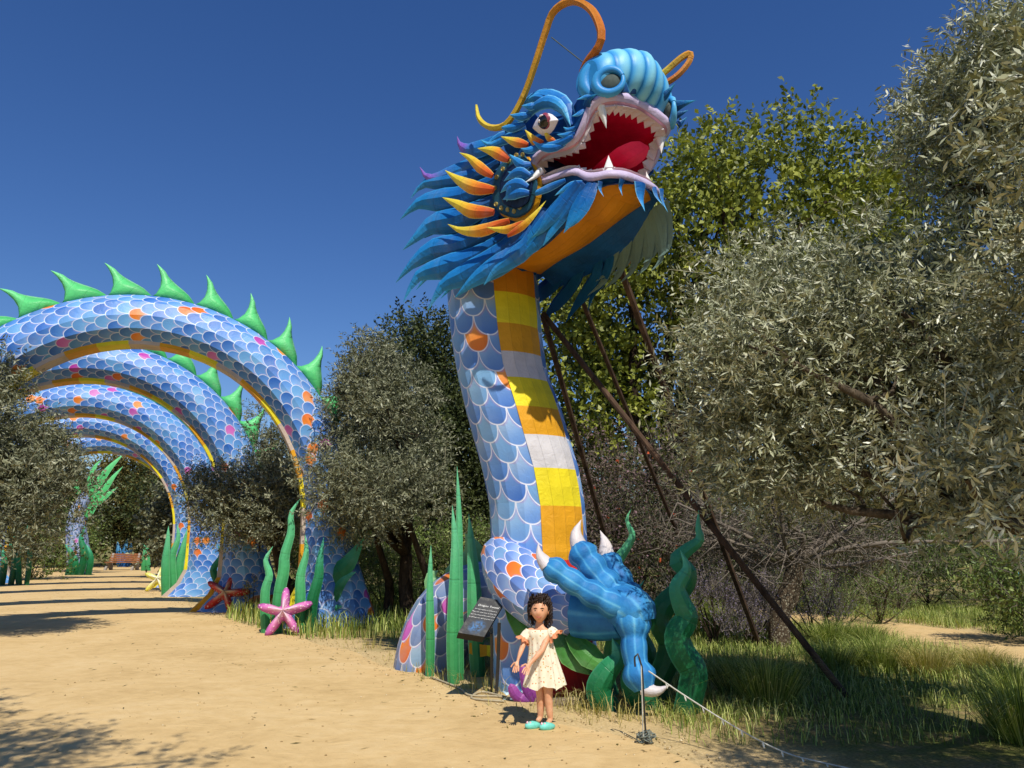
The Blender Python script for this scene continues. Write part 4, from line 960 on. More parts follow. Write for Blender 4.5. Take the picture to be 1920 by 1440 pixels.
def arm(sh, el, wr, palm, fd, side):
    s_ = jv(gp(*sh), .034); e_ = jv(gp(*el), .025); m_ = jv((gp(*el) + gp(*wr)) / 2, .023); w_ = jv(gp(*wr), .017, .014); p_ = jv(gp(*palm), .026, .011)
    ch(upper, s_, e_, m_, w_, p_)
    c0 = gp(*palm); fd = nrm(fd); sd = nrm(side)
    for k, (o_, ln) in enumerate(((-.021, .040), (-.007, .047), (.007, .045), (.020, .036))):
        a = jv(c0 + fd * .022 + sd * o_, .0075); b = jv(c0 + fd * (.022 + ln * .5) + sd * o_ * 1.2 + np.array([0, -.003, 0]), .0068); c2 = jv(c0 + fd * (.022 + ln) + sd * o_ * 1.3 + np.array([0, -.012, -.004]), .0055)
        ch(p_, a, b, c2)
    a = jv(c0 - fd * .012 - sd * .026, .009); b = jv(c0 + fd * .008 - sd * .044, .0075); c2 = jv(c0 + fd * .026 - sd * .052, .006); ch(p_, a, b, c2)
arm((990, 1184, .02), (980, 1212, -.02), (972, 1234, -.12), (969, 1245, -.16), (-.15, -.35, -.8), (.8, -.4, .1))
arm((1031, 1184, -.02), (1016, 1220, -.10), (997, 1241, -.2), (990, 1250, -.23), (-.4, -.3, -.8), (.8, -.2, -.3))
sv, sf = skin_mesh(V, E, pelvis)
# head with face, joined into the same body mesh
hc = gp(1012, 1144, -.015); mb = MB()
def facefn(k):
    k = k.copy(); x, y, z = k[:, 0], k[:, 1], k[:, 2]
    f = np.where(z < 0, 1 - .34 * np.abs(z) ** 1.6, 1 - .04 * z); k[:, 0] = x * f
    front = np.clip(-y, 0, 1)
    nose = np.exp(-((x / .16) ** 2 + ((z + .12) / .20) ** 2)) * front; k[:, 1] -= .15 * nose
    chin = np.exp(-((x / .3) ** 2 + ((z + .82) / .22) ** 2)) * front; k[:, 1] -= .16 * chin
    sock = (np.exp(-(((np.abs(x) - .38) / .2) ** 2 + ((z - .02) / .13) ** 2))) * front; k[:, 1] += .10 * sock
    chk = (np.exp(-(((np.abs(x) - .42) / .25) ** 2 + ((z + .35) / .25) ** 2))) * front; k[:, 1] -= .05 * chk
    return k
yawh = rad(-8); rz = np.array([[math.cos(yawh), -math.sin(yawh), 0], [math.sin(yawh), math.cos(yawh), 0], [0, 0, 1]])
mb.ball(hc, (.078, .088, .104), 32, 24, rz, 0, facefn)
for sx in (-1, 1): mb.ball(hc + rz @ np.array([sx * .078, .005, -.012]), (.012, .022, .03), 8, 6, rz)
off = len(sv); allv = np.vstack([sv, np.array(mb.v)]); allf = sf + [tuple(i + off for i in f) for f in mb.f]
root_e = thing('person', g0, 'young girl in a cream flowered dress standing on the sand with arms lowered forward', 'person')
body = make_obj('body', allv, allf, M['skin'], root_e, None, None, True)
def hpnt(x, y, z): return hc + rz @ np.array([x, y, z])
for sx in (-1, 1):
    mb = MB(); mb.ball(hpnt(sx * .030, -.0745, .003), (.0095, .005, .0036), 10, 6, rz); build(mb, 'eye', M['pupil'], body, True)
    mb = MB(); mb.tube([hpnt(sx * .046, -.069, .017), hpnt(sx * .03, -.0795, .0225), hpnt(sx * .013, -.083, .019)], [.0025, .0042, .003], 6); build(mb, 'eyebrow', M['brow'], body, True)
mb = MB(); mb.tube([hpnt(-.027, -.072, -.047), hpnt(-.011, -.0835, -.054), hpnt(.011, -.0835, -.054), hpnt(.027, -.072, -.047)], [.0015, .0036, .0036, .0015], 6); build(mb, 'mouth', M['lips'], body, True)
# hair: cap plus many curls
rh = np.random.RandomState(5); mb = MB()
def hairfn(k):
    k = k.copy(); n_ = 1 + .07 * np.sin(k[:, 0] * 17 + k[:, 2] * 13) * np.cos(k[:, 1] * 15 + k[:, 2] * 9)
    return k * n_[:, None]
mb.ball(hpnt(0, .026, .028), (.094, .09, .1), 28, 18, rz, 0, hairfn)
for i in range(420):
    a = rh.uniform(-math.pi, math.pi); h = rh.uniform(-.10, .10)
    sidefac = math.cos(a + math.pi / 2)         # front is -y
    if math.sin(a) < -.35 and (h < .052): continue
    if h < -.02 and math.sin(a) < -.1 and math.cos(a) < 0: continue
    r_ = .092 * math.sqrt(max(.05, 1 - (h / .13) ** 2)); st0 = hpnt(r_ * math.cos(a), r_ * math.sin(a) + .016, h + .03)
    ln = rh.uniform(.035, .08) * (1.9 if math.cos(a) > .2 and h < .02 else 1); rad_c = rh.uniform(.007, .016); ph = rh.uniform(0, 6); out = nrm(st0 - hc); tt = np.linspace(0, 1, 12)
    sd_ = nrm(np.cross(out, ZV) + rh.randn(3) * .2)
    pp = [st0 + out * (.006 + rad_c * math.cos(ph + 9 * x)) + sd_ * rad_c * math.sin(ph + 9 * x) - ZV * ln * x for x in tt]
    mb.tube(pp, .0052 * np.interp(tt, [0, .6, 1], [1, 1, .4]), 4, caps=False)
for i in range(150):                                    # loose outer locks
    a = rh.uniform(-.35, math.pi + .35); h = rh.uniform(-.05, .10); o_ = nrm(rz @ np.array([math.cos(a), math.sin(a) * .8, h * 5]))
    st0 = hpnt(0, .02, h * .6) + o_ * .095; ln = rh.uniform(.03, .1); ph = rh.uniform(0, 6); tt = np.linspace(0, 1, 10); sd_ = nrm(np.cross(o_, ZV)); rc = rh.uniform(.008, .02)
    mb.tube([st0 + o_ * (.012 * x + rc * .6 * math.cos(ph + 7 * x)) + sd_ * rc * math.sin(ph + 7 * x) - ZV * ln * x for x in tt], .0026 * np.interp(tt, [0, .6, 1], [1, 1, .3]), 3, caps=False)
build(mb, 'hair', M['hair'], root_e, True)
# dress: folded A-line with yoke, sleeves with peach ruffles
mb = MB(); rings = []
prof_d = [(1180, 1011, 21, 12), (1185, 1011, 26, 15), (1192, 1012, 23, 15.5), (1205, 1014, 22, 15), (1225, 1016, 25, 17), (1250, 1018, 30, 20), (1270, 1019, 34, 22), (1287, 1019, 37.5, 24.5)]
nth = 64; tha = np.linspace(0, 2 * math.pi, nth, endpoint=False); dyaw = rad(-28)
for i, (py, cx, w, d) in enumerate(prof_d):
    c0 = gp(cx, py); k = mpp(gY, py); amp = np.interp(py, [1180, 1205, 1290], [.015, .07, .15]); row = []
    for a in tha:
        fold = 1 + amp * (math.sin(a * 11 + .6 * math.sin(3 * a)) * .7 + math.sin(a * 5 + 1) * .5)
        x, y = w * k * math.cos(a) * fold, d * k * math.sin(a) * fold
        dz = .016 * math.sin(a * 5 + 2) * (py > 1260) + .008 * math.sin(a * 11) * (py > 1280)
        row.append(c0 + np.array([x * math.cos(dyaw * .3) - y * math.sin(dyaw * .3), x * math.sin(dyaw * .3) + y * math.cos(dyaw * .3), dz]))
    rings.append(row)
mb.grid(rings, close=True, flip=True); dress = build(mb, 'dress', M['dress'], root_e, True)
for (a, b, d0, rr0) in (((992, 1182), (983, 1196), .01, .042), ((1028, 1180), (1038, 1190), -.02, .052)):
    A_, B_ = gp(*a, d0), gp(*b, d0 - .01); mb = MB(); mb2 = MB()
    ax0 = nrm(B_ - A_); s1 = nrm(np.cross(ax0, (0, 1, 0))); s2 = np.cross(ax0, s1); R1 = []
    for f, r_ in ((0, rr0 * .75), (.5, rr0), (1, rr0 * 1.05)):
        R1.append([A_ * (1 - f) + B_ * f + r_ * (math.cos(x) * s1 + math.sin(x) * s2) * (1 + .06 * math.sin(7 * x) * f) for x in np.linspace(0, 2 * math.pi, 24, endpoint=False)])
    mb.grid(R1, close=True); mb.fan(R1[0], 0, True); build(mb, 'sleeve', M['dress'], dress, True)
    R2 = [[B_ + ax0 * f * .03 + rr0 * (1.03 + .35 * f) * (1 + .16 * f * math.sin(8 * x)) * (math.cos(x) * s1 + math.sin(x) * s2) + ax0 * .012 * f * math.sin(8 * x + 1.5) for x in np.linspace(0, 2 * math.pi, 48, endpoint=False)] for f in (-.2, .4, 1)]
    mb2.grid(R2, close=True); build(mb2, 'ruffle', M['ruffle'], dress, True)
for (px, py, dy) in ((999, 1356, -.02), (1026, 1363, -.06)):
    c0 = gp(px, py, dy); c0[2] = .03; d_ = nrm(np.array([-.9, -.42, 0])); s_ = np.array([d_[1], -d_[0], 0]); mb = MB()
    def shoefn(k):
        k = k.copy(); k[:, 2] = np.maximum(k[:, 2], -.85); k[:, 2] *= np.where(k[:, 2] > 0, 1.0 - .35 * np.clip(-k[:, 0], 0, 1), 1); return k
    mb.ball((0, 0, 0), (.075, .036, .036), 18, 12, None, 0, shoefn); v = np.array(mb.v); mb.v = (c0 + v[:, :1] * d_ + v[:, 1:2] * s_ + v[:, 2:] * ZV).tolist(); sh = build(mb, 'shoe', M['shoe'], root_e, True)
    for q in ((.045, .012), (.03, -.014), (.055, -.006)):
        mb = MB(); mb.ball(c0 + d_ * q[0] + s_ * q[1] + ZV * .026, .009, 8, 6); build(mb, 'charm', M['dot'], sh, True)

# ---------------------------------------------------------------- small things round the base
M['coral'] = weed_mat('purple coral', ['6A2A70', '8A3E8E', 'A8549E'], 'B468AC'); M['plastic'] = m_plain('pale plastic', hexc('B8D0DA'), .4, .4); M['wood'] = m_bark('weathered wood', hexc('6A5C48'), hexc('A8987C'), 20)
gc = G(985, 1316); ct = thing('purple_coral', (gc[0], gc[1], 0), 'purple coral ornament lying behind the girl', 'coral')
for p in ([(992, 1322), (970, 1306), (960, 1290), (957, 1282)], [(1000, 1322), (990, 1300), (985, 1270), (978, 1246)], [(1010, 1324), (1005, 1305), (1003, 1285)], [(988, 1322), (980, 1312), (972, 1305)]):
    q = [P(x, y, gc[1]) for x, y in p]; q[0][2] = 0; feather('coral_lobe', ct, q, .055, (0, -1, 0), M['coral'], thick=.5, prof='tongue')
gk = G(962, 1310); mb = MB(); rk = np.random.RandomState(8)
pl_ = np.array([[gk[0] - .1 + .2 * i / 6, gk[1] + .12 * j / 3 - .06, .03 + .05 * rk.rand()] for i in range(7) for j in range(4)]).reshape(7, 4, 3); mb.grid(pl_); pl_2 = pl_.copy(); pl_2[:, :, 2] = 0.002; mb.grid(pl_2, flip=True); mb.grid([pl_[0], pl_2[0]]); mb.grid([pl_[-1], pl_2[-1]], flip=True)
tag(build(mb, 'crumpled_sheet', M['plastic']), 'crumpled pale blue plastic sheet beside the purple coral', 'plastic')
gb = G(1052, 1322); mb = MB(); mb.box((gb[0], gb[1], .03), (.34, .1, .06), [[.97, -.2, 0], [.2, .97, 0], [0, 0, 1]]); bx = build(mb, 'wood_block', M['wood']); tag(bx, 'short weathered wooden block on the ground behind the girl', 'wood')
bv = bx.modifiers.new('b', 'BEVEL'); bv.width = .006; bv.segments = 2
cord = spline([G(808, 1272), G(860, 1292), G(880, 1306), G(930, 1308), G(955, 1312), G(905, 1300), G(885, 1312), G(945, 1318)], 60) + [0, 0, .02]
cord[:, 2] = .014
mb = MB(); mb.tube(cord, .011, 6); M['cord'] = m_plain('pale cord', hexc('A89C80'), .7); tag(build(mb, 'cable', M['cord'], None, True), 'pale cable looping over the grass in front of the seaweed', 'cable')
# stake with wire ball and string lights
gt = G(1212, 1396); stk = thing('stake', (gt[0], gt[1], 0), 'thin metal stake with a hook and a ball of wire at the path edge', 'stake')
hk = P(1200, 1240, gt[1]); mb = MB(); mb.tube(spline([(gt[0], gt[1], -.05), P(1208, 1330, gt[1]), P(1204, 1255, gt[1]), hk, P(1196, 1226, gt[1]), P(1190, 1232, gt[1]), P(1191, 1250, gt[1])], 24), .008, 6); build(mb, 'rod', M['steel'], stk, True)
rk = np.random.RandomState(4); cb_ = np.array([gt[0], gt[1], .055]); mb = MB(); q = rk.randn(46, 3); q = q / np.linalg.norm(q, axis=1)[:, None] * [.075, .06, .05]; mb.tube(spline(cb_ + q, 260), .0045, 4); M['wire'] = m_plain('grey-green wire', hexc('6E766E'), .6); build(mb, 'wire_ball', M['wire'], stk, True)
lit = thing('string_lights', (gt[0] + .05, gt[1], 0), 'string of small unlit lights sagging from the stake across the shaded ground', 'string lights')
e1 = P(1216, 1258, gt[1]); e2 = G(1545, 1436); e3 = G(1700, 1470)
ln = spline([e1, P(1290, 1308, gt[1] - .15), P(1390, 1370, gt[1] - .45), P(1470, 1410, 6.05), e2 + [0, 0, .02], e3 + [0, 0, .02]], 50)
M['lamp'] = m_plain('clear bulb', hexc('D8DCD2'), .2, .6); M['cable'] = m_plain('white cable', hexc('B9B8AC'), .6)
mb = MB(); mb.tube(ln, .006, 5); build(mb, 'cable', M['cable'], lit, True)
mb = MB(); mb.tube(spline([P(1202, 1244, gt[1]), P(1204, 1310, gt[1] - .02), P(1206, 1384, gt[1] - .02)], 10), .005, 5); build(mb, 'cable', M['cable'], lit, True)
for i in range(4, 44, 4):
    mb = MB(); mb.tube([ln[i], ln[i] + [.006, 0, -.022], ln[i] + [.01, 0, -.042]], [.006, .008, .003], 6); build(mb, 'bulb', M['lamp'], lit, True)

# ---------------------------------------------------------------- tail, bench and other far ornaments
gt2 = P(166, 1072, 39.0); gt2[2] = 0
tail = thing('dragon_tail', gt2, 'upright scaled dragon tail ending in a splayed green fin, far along the path', 'dragon tail')
limb('tail_body', [(150, 1078, 39, 21), (146, 1030, 39, 20), (143, 990, 39, 18), (150, 955, 39, 16), (166, 928, 39, 12)], 'scale_b', 10, 14, parent=tail, uvs=5)
for p, w in [([(166, 934), (185, 905), (205, 878), (233, 850)], 8.5), ([(165, 920), (172, 890), (180, 872), (190, 862)], 6.5), ([(170, 940), (195, 918), (212, 895), (231, 874)], 6.5), ([(166, 950), (185, 940), (205, 925), (221, 913)], 6.5), ([(160, 968), (172, 955), (184, 945)], 9), ([(150, 925), (140, 912), (146, 898)], 7)]:
    feather('tail_fin', tail, [P(x, y, 38.8) for x, y in p], w * mpp(39), (0, -1, 0), M['fin'], thick=.25, prof='flame')
for i, (p, w) in enumerate([([(128, 1074), (136, 1045), (122, 1020)], 7), ([(150, 1076), (158, 1040), (152, 1010), (160, 985)], 7), ([(166, 1074), (170, 1045), (162, 1020)], 6), ([(138, 1076), (142, 1050), (132, 1035)], 6)]):
    seaweed('wavy_seaweed', p, w, 'small dark seaweed around the foot of the tail', gr3, 'weed_d', Y=38.2)
M['slat'] = m_bark('bench boards', hexc('7A4A30'), hexc('B07850'), 12); M['conc'] = m_plain('bench concrete', hexc('9A948A'), .9)
bc_ = P(228, 1062, 45.0); bc_[2] = 0
bench = thing('park_bench', bc_, 'wooden slatted park bench with concrete sides at the far end of the path', 'bench')
bw = 1.75
for i in range(4):
    mb = MB(); mb.box(bc_ + [0, .28 + .05 * i, .55 + .11 * i], (bw, .035, .09)); build(mb, 'back_slat', M['slat'], bench)
for i in range(3):
    mb = MB(); mb.box(bc_ + [.12, -.28 + .2 * i, .45], (bw + .2, .16, .04)); build(mb, 'seat_slat', M['slat'], bench)
for sx in (-1, 1):
    mb = MB(); x = sx * (bw / 2 - .12)
    for pq in ([(-.38, 0), (-.38, .12), (-.1, .3), (-.34, .42), (.25, .42), (.42, .95), (.5, .95), (.38, .3), (.42, 0), (.25, 0), (.1, .14), (-.15, .12), (-.25, 0)],):
        f1 = [bc_ + [x - .06, a, b] for a, b in pq]; f2 = [bc_ + [x + .06, a, b] for a, b in pq]
        mb.grid([f1, f2], close=True); mb.fan(f1, 0); mb.fan(f2, 0, True)
    build(mb, 'side', M['conc'], bench)
M['bluecoral'] = weed_mat('blue coral', ['1A4C8A', '2E78B4', '70B4DC'], '9ACCE8')
bt = P(232, 1060, 51); bt[2] = 0; bcor = thing('blue_coral', bt, 'spiky blue coral ornament behind the park bench', 'coral')
for p in ([(226, 1060), (222, 1030), (220, 1015)], [(232, 1060), (234, 1030), (240, 1009)], [(238, 1060), (244, 1035), (246, 1016)]):
    q = [P(x, y, 51) for x, y in p]; q[0][2] = 0; feather('coral_lobe', bcor, q, .22, (0, -1, 0), M['bluecoral'], prof='blade')
for i, (p, w) in enumerate([([(270, 1058), (272, 1035), (268, 1018)], 5), ([(279, 1058), (276, 1035), (281, 1008)], 5)]):
    seaweed('wavy_seaweed', p, w, 'pale far seaweed right of the park bench', gr3, 'weed', Y=44)
# coloured festival things glimpsed beyond the shrubs
M['cyan'] = m_fabric('cyan cloth', hexc('62BACC')); M['coralred'] = m_fabric('red cloth', hexc('C8443C'))
for px, py, w, h, Y, mt, nm, lb, ct_ in [(1908, 1030, 40, 62, 26, 'cyan', 'booth', 'cyan fabric booth half hidden beyond the shrubs', 'booth'), (1412, 1056, 26, 16, 28, 'coralred', 'lantern', 'small red lantern glimpsed behind bare branches', 'lantern')]:
    b0 = P(px, py, Y); k = mpp(Y); mb = MB(); W_, H_ = w * k, h * k; z0 = max(b0[2], 0) if nm == 'lantern' else 0; 
    R = []
    for f, s_ in ((0, .9), (.1, 1), (.75, 1.02), (.9, .7), (1, .05)):
        R.append([np.array([b0[0] + s_ * W_ / 2 * x, Y + s_ * W_ / 2 * y, z0 + f * (H_ + (b0[2] if nm == 'booth' else 0))]) for x, y in ((-1, -1), (0, -1.05), (1, -1), (1.05, 0), (1, 1), (0, 1.05), (-1, 1), (-1.05, 0))])
    mb.grid(R, close=True); o = tag(build(mb, nm, M[mt]), lb, ct_)
# ---------------------------------------------------------------- vegetation
def unit(a): return a / np.maximum(np.linalg.norm(a, axis=1, keepdims=True), 1e-9)
def blobs(rs, c, rad3, n, r0, r1, shell=.55):
    """small clumps spread through an ellipsoid, biased to its surface"""
    d = unit(rs.randn(n, 3)); f = shell + (1 - shell) * rs.rand(n, 1) ** .5
    return np.hstack([np.asarray(c) + d * f * np.asarray(rad3), rs.uniform(r0, r1, (n, 1))])
def leaf_spray(rs, B, nspray, per, slen, ll, lw, up=.25, droop=0.0, spread=.85, pairs=True, rin=.25):
    """twigs carrying leaves; returns leaf quads and twig quads"""
    w = B[:, 3] ** 2; k = rs.choice(len(B), nspray, p=w / w.sum())
    d = unit(rs.randn(nspray, 3)); r = B[k, 3:4] * (rin + (1 - rin) * rs.rand(nspray, 1) ** .6)
    o = B[k, :3] + d * r
    sd = unit(d * .8 + rs.randn(nspray, 3) * .55 + np.array([0, 0, up - droop]))
    L = slen * rs.uniform(.55, 1.25, (nspray, 1))
    t_ = (np.arange(per) + .5) / per
    T = np.broadcast_to(t_[None, :, None], (nspray, per, 1))
    bend = np.array([0, 0, -droop * .6])
    pos = o[:, None, :] + sd[:, None, :] * (L[:, None, :] * T) + bend * (L[:, None, :] * T ** 2)
    rnd = rs.randn(nspray, per, 3); s3 = np.broadcast_to(sd[:, None, :], pos.shape)
    side = np.cross(rnd, s3); side /= np.maximum(np.linalg.norm(side, axis=2, keepdims=True), 1e-9)
    ld = s3 * (.55 if pairs else .2) + side * spread; ld /= np.linalg.norm(ld, axis=2, keepdims=True)
    wd = np.cross(ld, rs.randn(nspray, per, 3)); wd /= np.maximum(np.linalg.norm(wd, axis=2, keepdims=True), 1e-9)
    sz = rs.uniform(.65, 1.2, (nspray, per, 1)); l_ = ll * sz; w_ = lw * sz
    nr = np.cross(ld, wd)
    v = np.stack([pos, pos + ld * l_ * .5 + wd * w_ * .5 + nr * w_ * .12, pos + ld * l_ - nr * w_ * .15, pos + ld * l_ * .5 - wd * w_ * .5 + nr * w_ * .12], 2).reshape(-1, 3)
    rn = np.clip(rs.rand(nspray, 1) * .5 + rs.rand(nspray, per) * .5, 0, 1).ravel()
    tw = np.cross(sd, rs.randn(nspray, 3)); tw = unit(tw) * .004
    e = o + sd * L + bend * L
    tv = np.stack([o - tw, o + tw, e + tw * .4, e - tw * .4], 1).reshape(-1, 3)
    return v, rn, tv
QF = [(0, 1, 2, 3)]
def limbs_mb(rs, base, fork, targets, r0, rt=.012, bend=.12, n=7, sub=3, mb=None):
    mb = mb or MB(); base = np.asarray(base, float); fork = np.asarray(fork, float)
    mid = (base + fork) / 2 + rs.randn(3) * [bend, bend, 0]
    mb.tube(spline([base - [0, 0, .1], base + [0, 0, .05], mid, fork], 9), np.interp(np.linspace(0, 1, 9), [0, .12, 1], [r0 * 1.5, r0 * 1.05, r0 * .8]), 9)
    for tg in targets:
        tg = np.asarray(tg, float)[:3]; v = tg - fork; Lg = np.linalg.norm(v)
        p = spline([fork - nrm(v) * .03, fork + v * .35 + rs.randn(3) * bend * Lg * .35, fork + v * .7 + rs.randn(3) * bend * Lg * .35, tg], n)
        rr = np.interp(np.linspace(0, 1, n), [0, 1], [r0 * .55, rt]); mb.tube(p, rr, 6, caps=False)
        for _ in range(sub):
            i = rs.randint(n // 3, n - 1); e = p[i] + nrm(v / Lg * .6 + rs.randn(3) * .7) * Lg * rs.uniform(.1, .25)
            mb.tube(spline([p[i], (p[i] + e) / 2 + rs.randn(3) * .05 * Lg, e], 5), np.linspace(rr[i] * .6, rt * .5, 5), 5, caps=False)
    return mb
def tree(name, base, fork, B, leaf, label, cat, group=None, nspray=3000, per=12, slen=.35, ll=.06, lw=.014, seed=0, bark='bark', r0=.12, ntarget=14, up=.25, droop=0., twigs=None, spread=.85, extra=None, sub=3, rin=.25):
    rs = np.random.RandomState(seed); root = thing(name, (base[0], base[1], 0), label, cat, group)
    tg = B[rs.permutation(len(B))[:ntarget]]
    build(limbs_mb(rs, base, fork, tg, r0, sub=sub), 'trunk', M[bark], root, True)
    v, rn, tv = leaf_spray(rs, B, nspray, per, slen, ll, lw, up, droop, spread, True, rin)
    quads_obj('crown', v, 4, QF, M[leaf], root, rn)
    if twigs: quads_obj('twigs', tv.reshape(-1, 12)[::4].reshape(-1, 3), 4, QF, M[twigs], root)
    if extra: extra(rs, root)
    return root
def PB(rs, px, py, Y, rpx, rpy, ry, n, r0, r1, shell=.5):
    k = mpp(Y, py); return blobs(rs, P(px, py, Y), (rpx * k, ry, rpy * k), n, r0, r1, shell)
rs = np.random.RandomState(11)
# big olive on the right, trunk just outside the picture
B = np.vstack([PB(rs, 1610, 720, 6.8, 260, 190, 1.1, 22, .34, .6), PB(rs, 1830, 640, 5.8, 170, 200, .9, 14, .3, .55), PB(rs, 1490, 640, 7.3, 160, 140, .8, 11, .3, .5), PB(rs, 1430, 830, 7.0, 120, 90, .6, 8, .24, .4), PB(rs, 1850, 880, 4.6, 110, 70, .5, 9, .14, .26), PB(rs, 1600, 700, 6.8, 300, 220, 1.3, 30, .1, .2), PB(rs, 1700, 700, 7.2, 230, 180, .6, 16, .3, .5, .1)])
tree('olive_tree', (4.9, 5.6, 0), (4.4, 5.7, 1.5), B, 'olive', 'large silvery olive tree overhanging the meadow, its leaves hiding the garden behind', 'olive tree', None, 8600, 15, .36, .08, .0185, 1, 'bark', .16, 26, .1, .1, 'twigpale', rin=.72)
B = np.vstack([PB(rs, 1905, 260, 6.0, 115, 180, .8, 16, .26, .48), PB(rs, 1830, 210, 6.3, 60, 90, .5, 14, .14, .24), PB(rs, 1935, 120, 6.0, 80, 80, .6, 14, .16, .28)])
tree('olive_tree', (5.8, 6.6, 0), (5.5, 6.6, 2.2), B, 'olive', 'tall olive crown with upright sprays rising above the other trees against the sky', 'olive tree', None, 2500, 15, .36, .08, .0185, 2, 'bark', .15, 14, .3, .05, 'twigpale', rin=.65)
# fresh green oak behind the neck
B = np.vstack([PB(rs, 1420, 440, 16, 260, 190, 2.5, 70, .4, .75), PB(rs, 1200, 570, 16.5, 210, 180, 2.2, 56, .4, .75), PB(rs, 1640, 420, 17, 190, 160, 2, 40, .4, .7), PB(rs, 1120, 760, 16.5, 130, 120, 1.6, 26, .4, .7), PB(rs, 1340, 320, 16, 110, 60, 1.2, 18, .25, .5), PB(rs, 1480, 250, 16, 60, 45, .8, 8, .2, .4)])
tree('oak_tree', (3.6, 16.5, 0), (3.4, 16.4, 2.6), B, 'oak', 'broad leafy tree with fresh yellow-green leaves towering behind the dragon neck', 'tree', None, 6000, 10, .5, .14, .085, 3, 'bark_d', .32, 30, .2, 0, None, 1.0, sub=1, rin=.5)
B = np.vstack([PB(rs, 790, 740, 21, 90, 130, 1.8, 40, .5, .9), PB(rs, 840, 860, 20, 90, 150, 1.8, 44, .5, .9), PB(rs, 730, 850, 21, 80, 120, 1.5, 24, .5, .8)])
tree('evergreen_tree', (-2.2, 21, 0), (-2.2, 21, 2), B, 'dark', 'dark evergreen tree filling the gap between olive and dragon neck', 'tree', None, 5200, 10, .55, .11, .06, 4, 'bark_d', .28, 16)
B = np.vstack([PB(rs, 960, 980, 19, 130, 160, 1.6, 40, .4, .8), PB(rs, 1120, 960, 18, 120, 140, 1.4, 40, .4, .7)])
tree('evergreen_tree', (.8, 19.5, 0), (.8, 19.5, 1.4), B, 'dark', 'dark bushy evergreen standing behind the dragon base', 'tree', None, 4200, 10, .5, .1, .05, 5, 'bark_d', .2, 14)
# olive between the arches and the dragon
B = np.vstack([PB(rs, 700, 760, 14.6, 80, 60, .9, 14, .36, .62), PB(rs, 690, 700, 14.8, 50, 40, .6, 7, .22, .36), PB(rs, 640, 905, 14.2, 55, 45, .6, 8, .3, .5), PB(rs, 720, 935, 14.2, 100, 48, .8, 16, .3, .55), PB(rs, 770, 830, 14.8, 45, 50, .6, 7, .3, .45), PB(rs, 690, 655, 14.8, 35, 26, .3, 6, .1, .2)])
def stems(rs_, root):
    for q in ((-.5, .3), (.35, -.2)):
        b = np.array(root.location) + [q[0], q[1], 0]; mb = MB(); e = P(690 if q[0] < 0 else 760, 960, 14.6)
        mb.tube(spline([b - [0, 0, .1], b + [0.05, 0, .7], (b + e) / 2 + [.12, 0, .1], e], 9), np.linspace(.11, .04, 9), 8); build(mb, 'stem', M['bark_d'], root, True)
bo = G(768, 1172)
tree('olive_tree', (bo[0], bo[1], 0), P(762, 1040, bo[1]), B, 'olive_d', 'layered grey-green olive tree between the first arch and the dragon', 'olive tree', 'olive trees', 5000, 12, .36, .09, .024, 6, 'bark_d', .15, 18, .25, 0, 'twigpale', extra=stems, rin=.65)
# olive under the second arch
B = np.vstack([PB(rs, 470, 950, 17.0, 90, 45, .9, 14, .35, .6), PB(rs, 490, 850, 17.2, 55, 60, .8, 9, .35, .55), PB(rs, 420, 940, 17.0, 60, 50, .8, 16, .2, .34), PB(rs, 545, 900, 16.9, 35, 60, .6, 12, .2, .32)])
tree('olive_tree', (-4.4, 17.6, 0), (-5.2, 17.3, 1.5), B, 'olive_d', 'shady olive tree growing between the first and second arches', 'olive tree', 'olive trees', 3600, 12, .36, .09, .024, 7, 'bark_d', .13, 14, .25, 0, 'twigpale', rin=.6)
# olive on the left edge
B = np.vstack([PB(rs, 15, 900, 13.0, 95, 95, 1.0, 17, .32, .58), PB(rs, -80, 800, 13.0, 100, 120, 1.0, 13, .32, .6), PB(rs, 60, 880, 13.4, 60, 70, .7, 18, .2, .34), PB(rs, -10, 700, 13.0, 40, 40, .5, 8, .15, .26)])
tree('olive_tree', (-9.6, 13.4, 0), (-9.4, 13.3, 1.3), B, 'olive_d', 'grey olive tree at the left of the path partly hiding the arches', 'olive tree', 'olive trees', 4400, 12, .36, .09, .024, 8, 'bark_d', .14, 16, .25, 0, 'twigpale', rin=.62)
# tree beside the photographer, seen only by its shadow on the sand
B = np.vstack([blobs(rs, (-2.8, 2.4, 4.6), (.9, .8, .3), 20, .16, .3), blobs(rs, (-1.8, 2.0, 4.8), (.8, .6, .3), 10, .12, .22), blobs(rs, (-3.9, 3.0, 4.7), (.9, .9, .4), 18, .2, .34), blobs(rs, (-4.7, 4.6, 4.6), (.5, .5, .3), 8, .15, .25)])
tree('roadside_tree', (-7.6, 1.5, 0), (-6.6, 1.6, 2.4), B, 'dark', 'tree beside the path that throws dappled shade on the sand', 'tree', None, 900, 12, .42, .11, .028, 9, 'bark', .14, 7, sub=0)
B = np.vstack([blobs(rs, (3.6, 3.6, 3.4), (1.0, 1.2, .6), 20, .2, .4), blobs(rs, (4.6, 2.4, 3.6), (1.4, 1.3, .7), 26, .25, .42), blobs(rs, (3.2, 5.0, 3.1), (.6, .5, .3), 8, .15, .25)])
B = B[[p[1] < .1 or abs(p[0]) > .78 * p[1] or (p[2] - CAMH) > .95 * p[1] for p in B]]
tree('roadside_tree', (6.4, 2.2, 0), (5.8, 2.4, 1.8), B, 'olive', 'olive tree at the right edge whose shade covers the meadow margin', 'olive tree', None, 3600, 13, .38, .08, .02, 10, 'bark', .13, 8, sub=0)

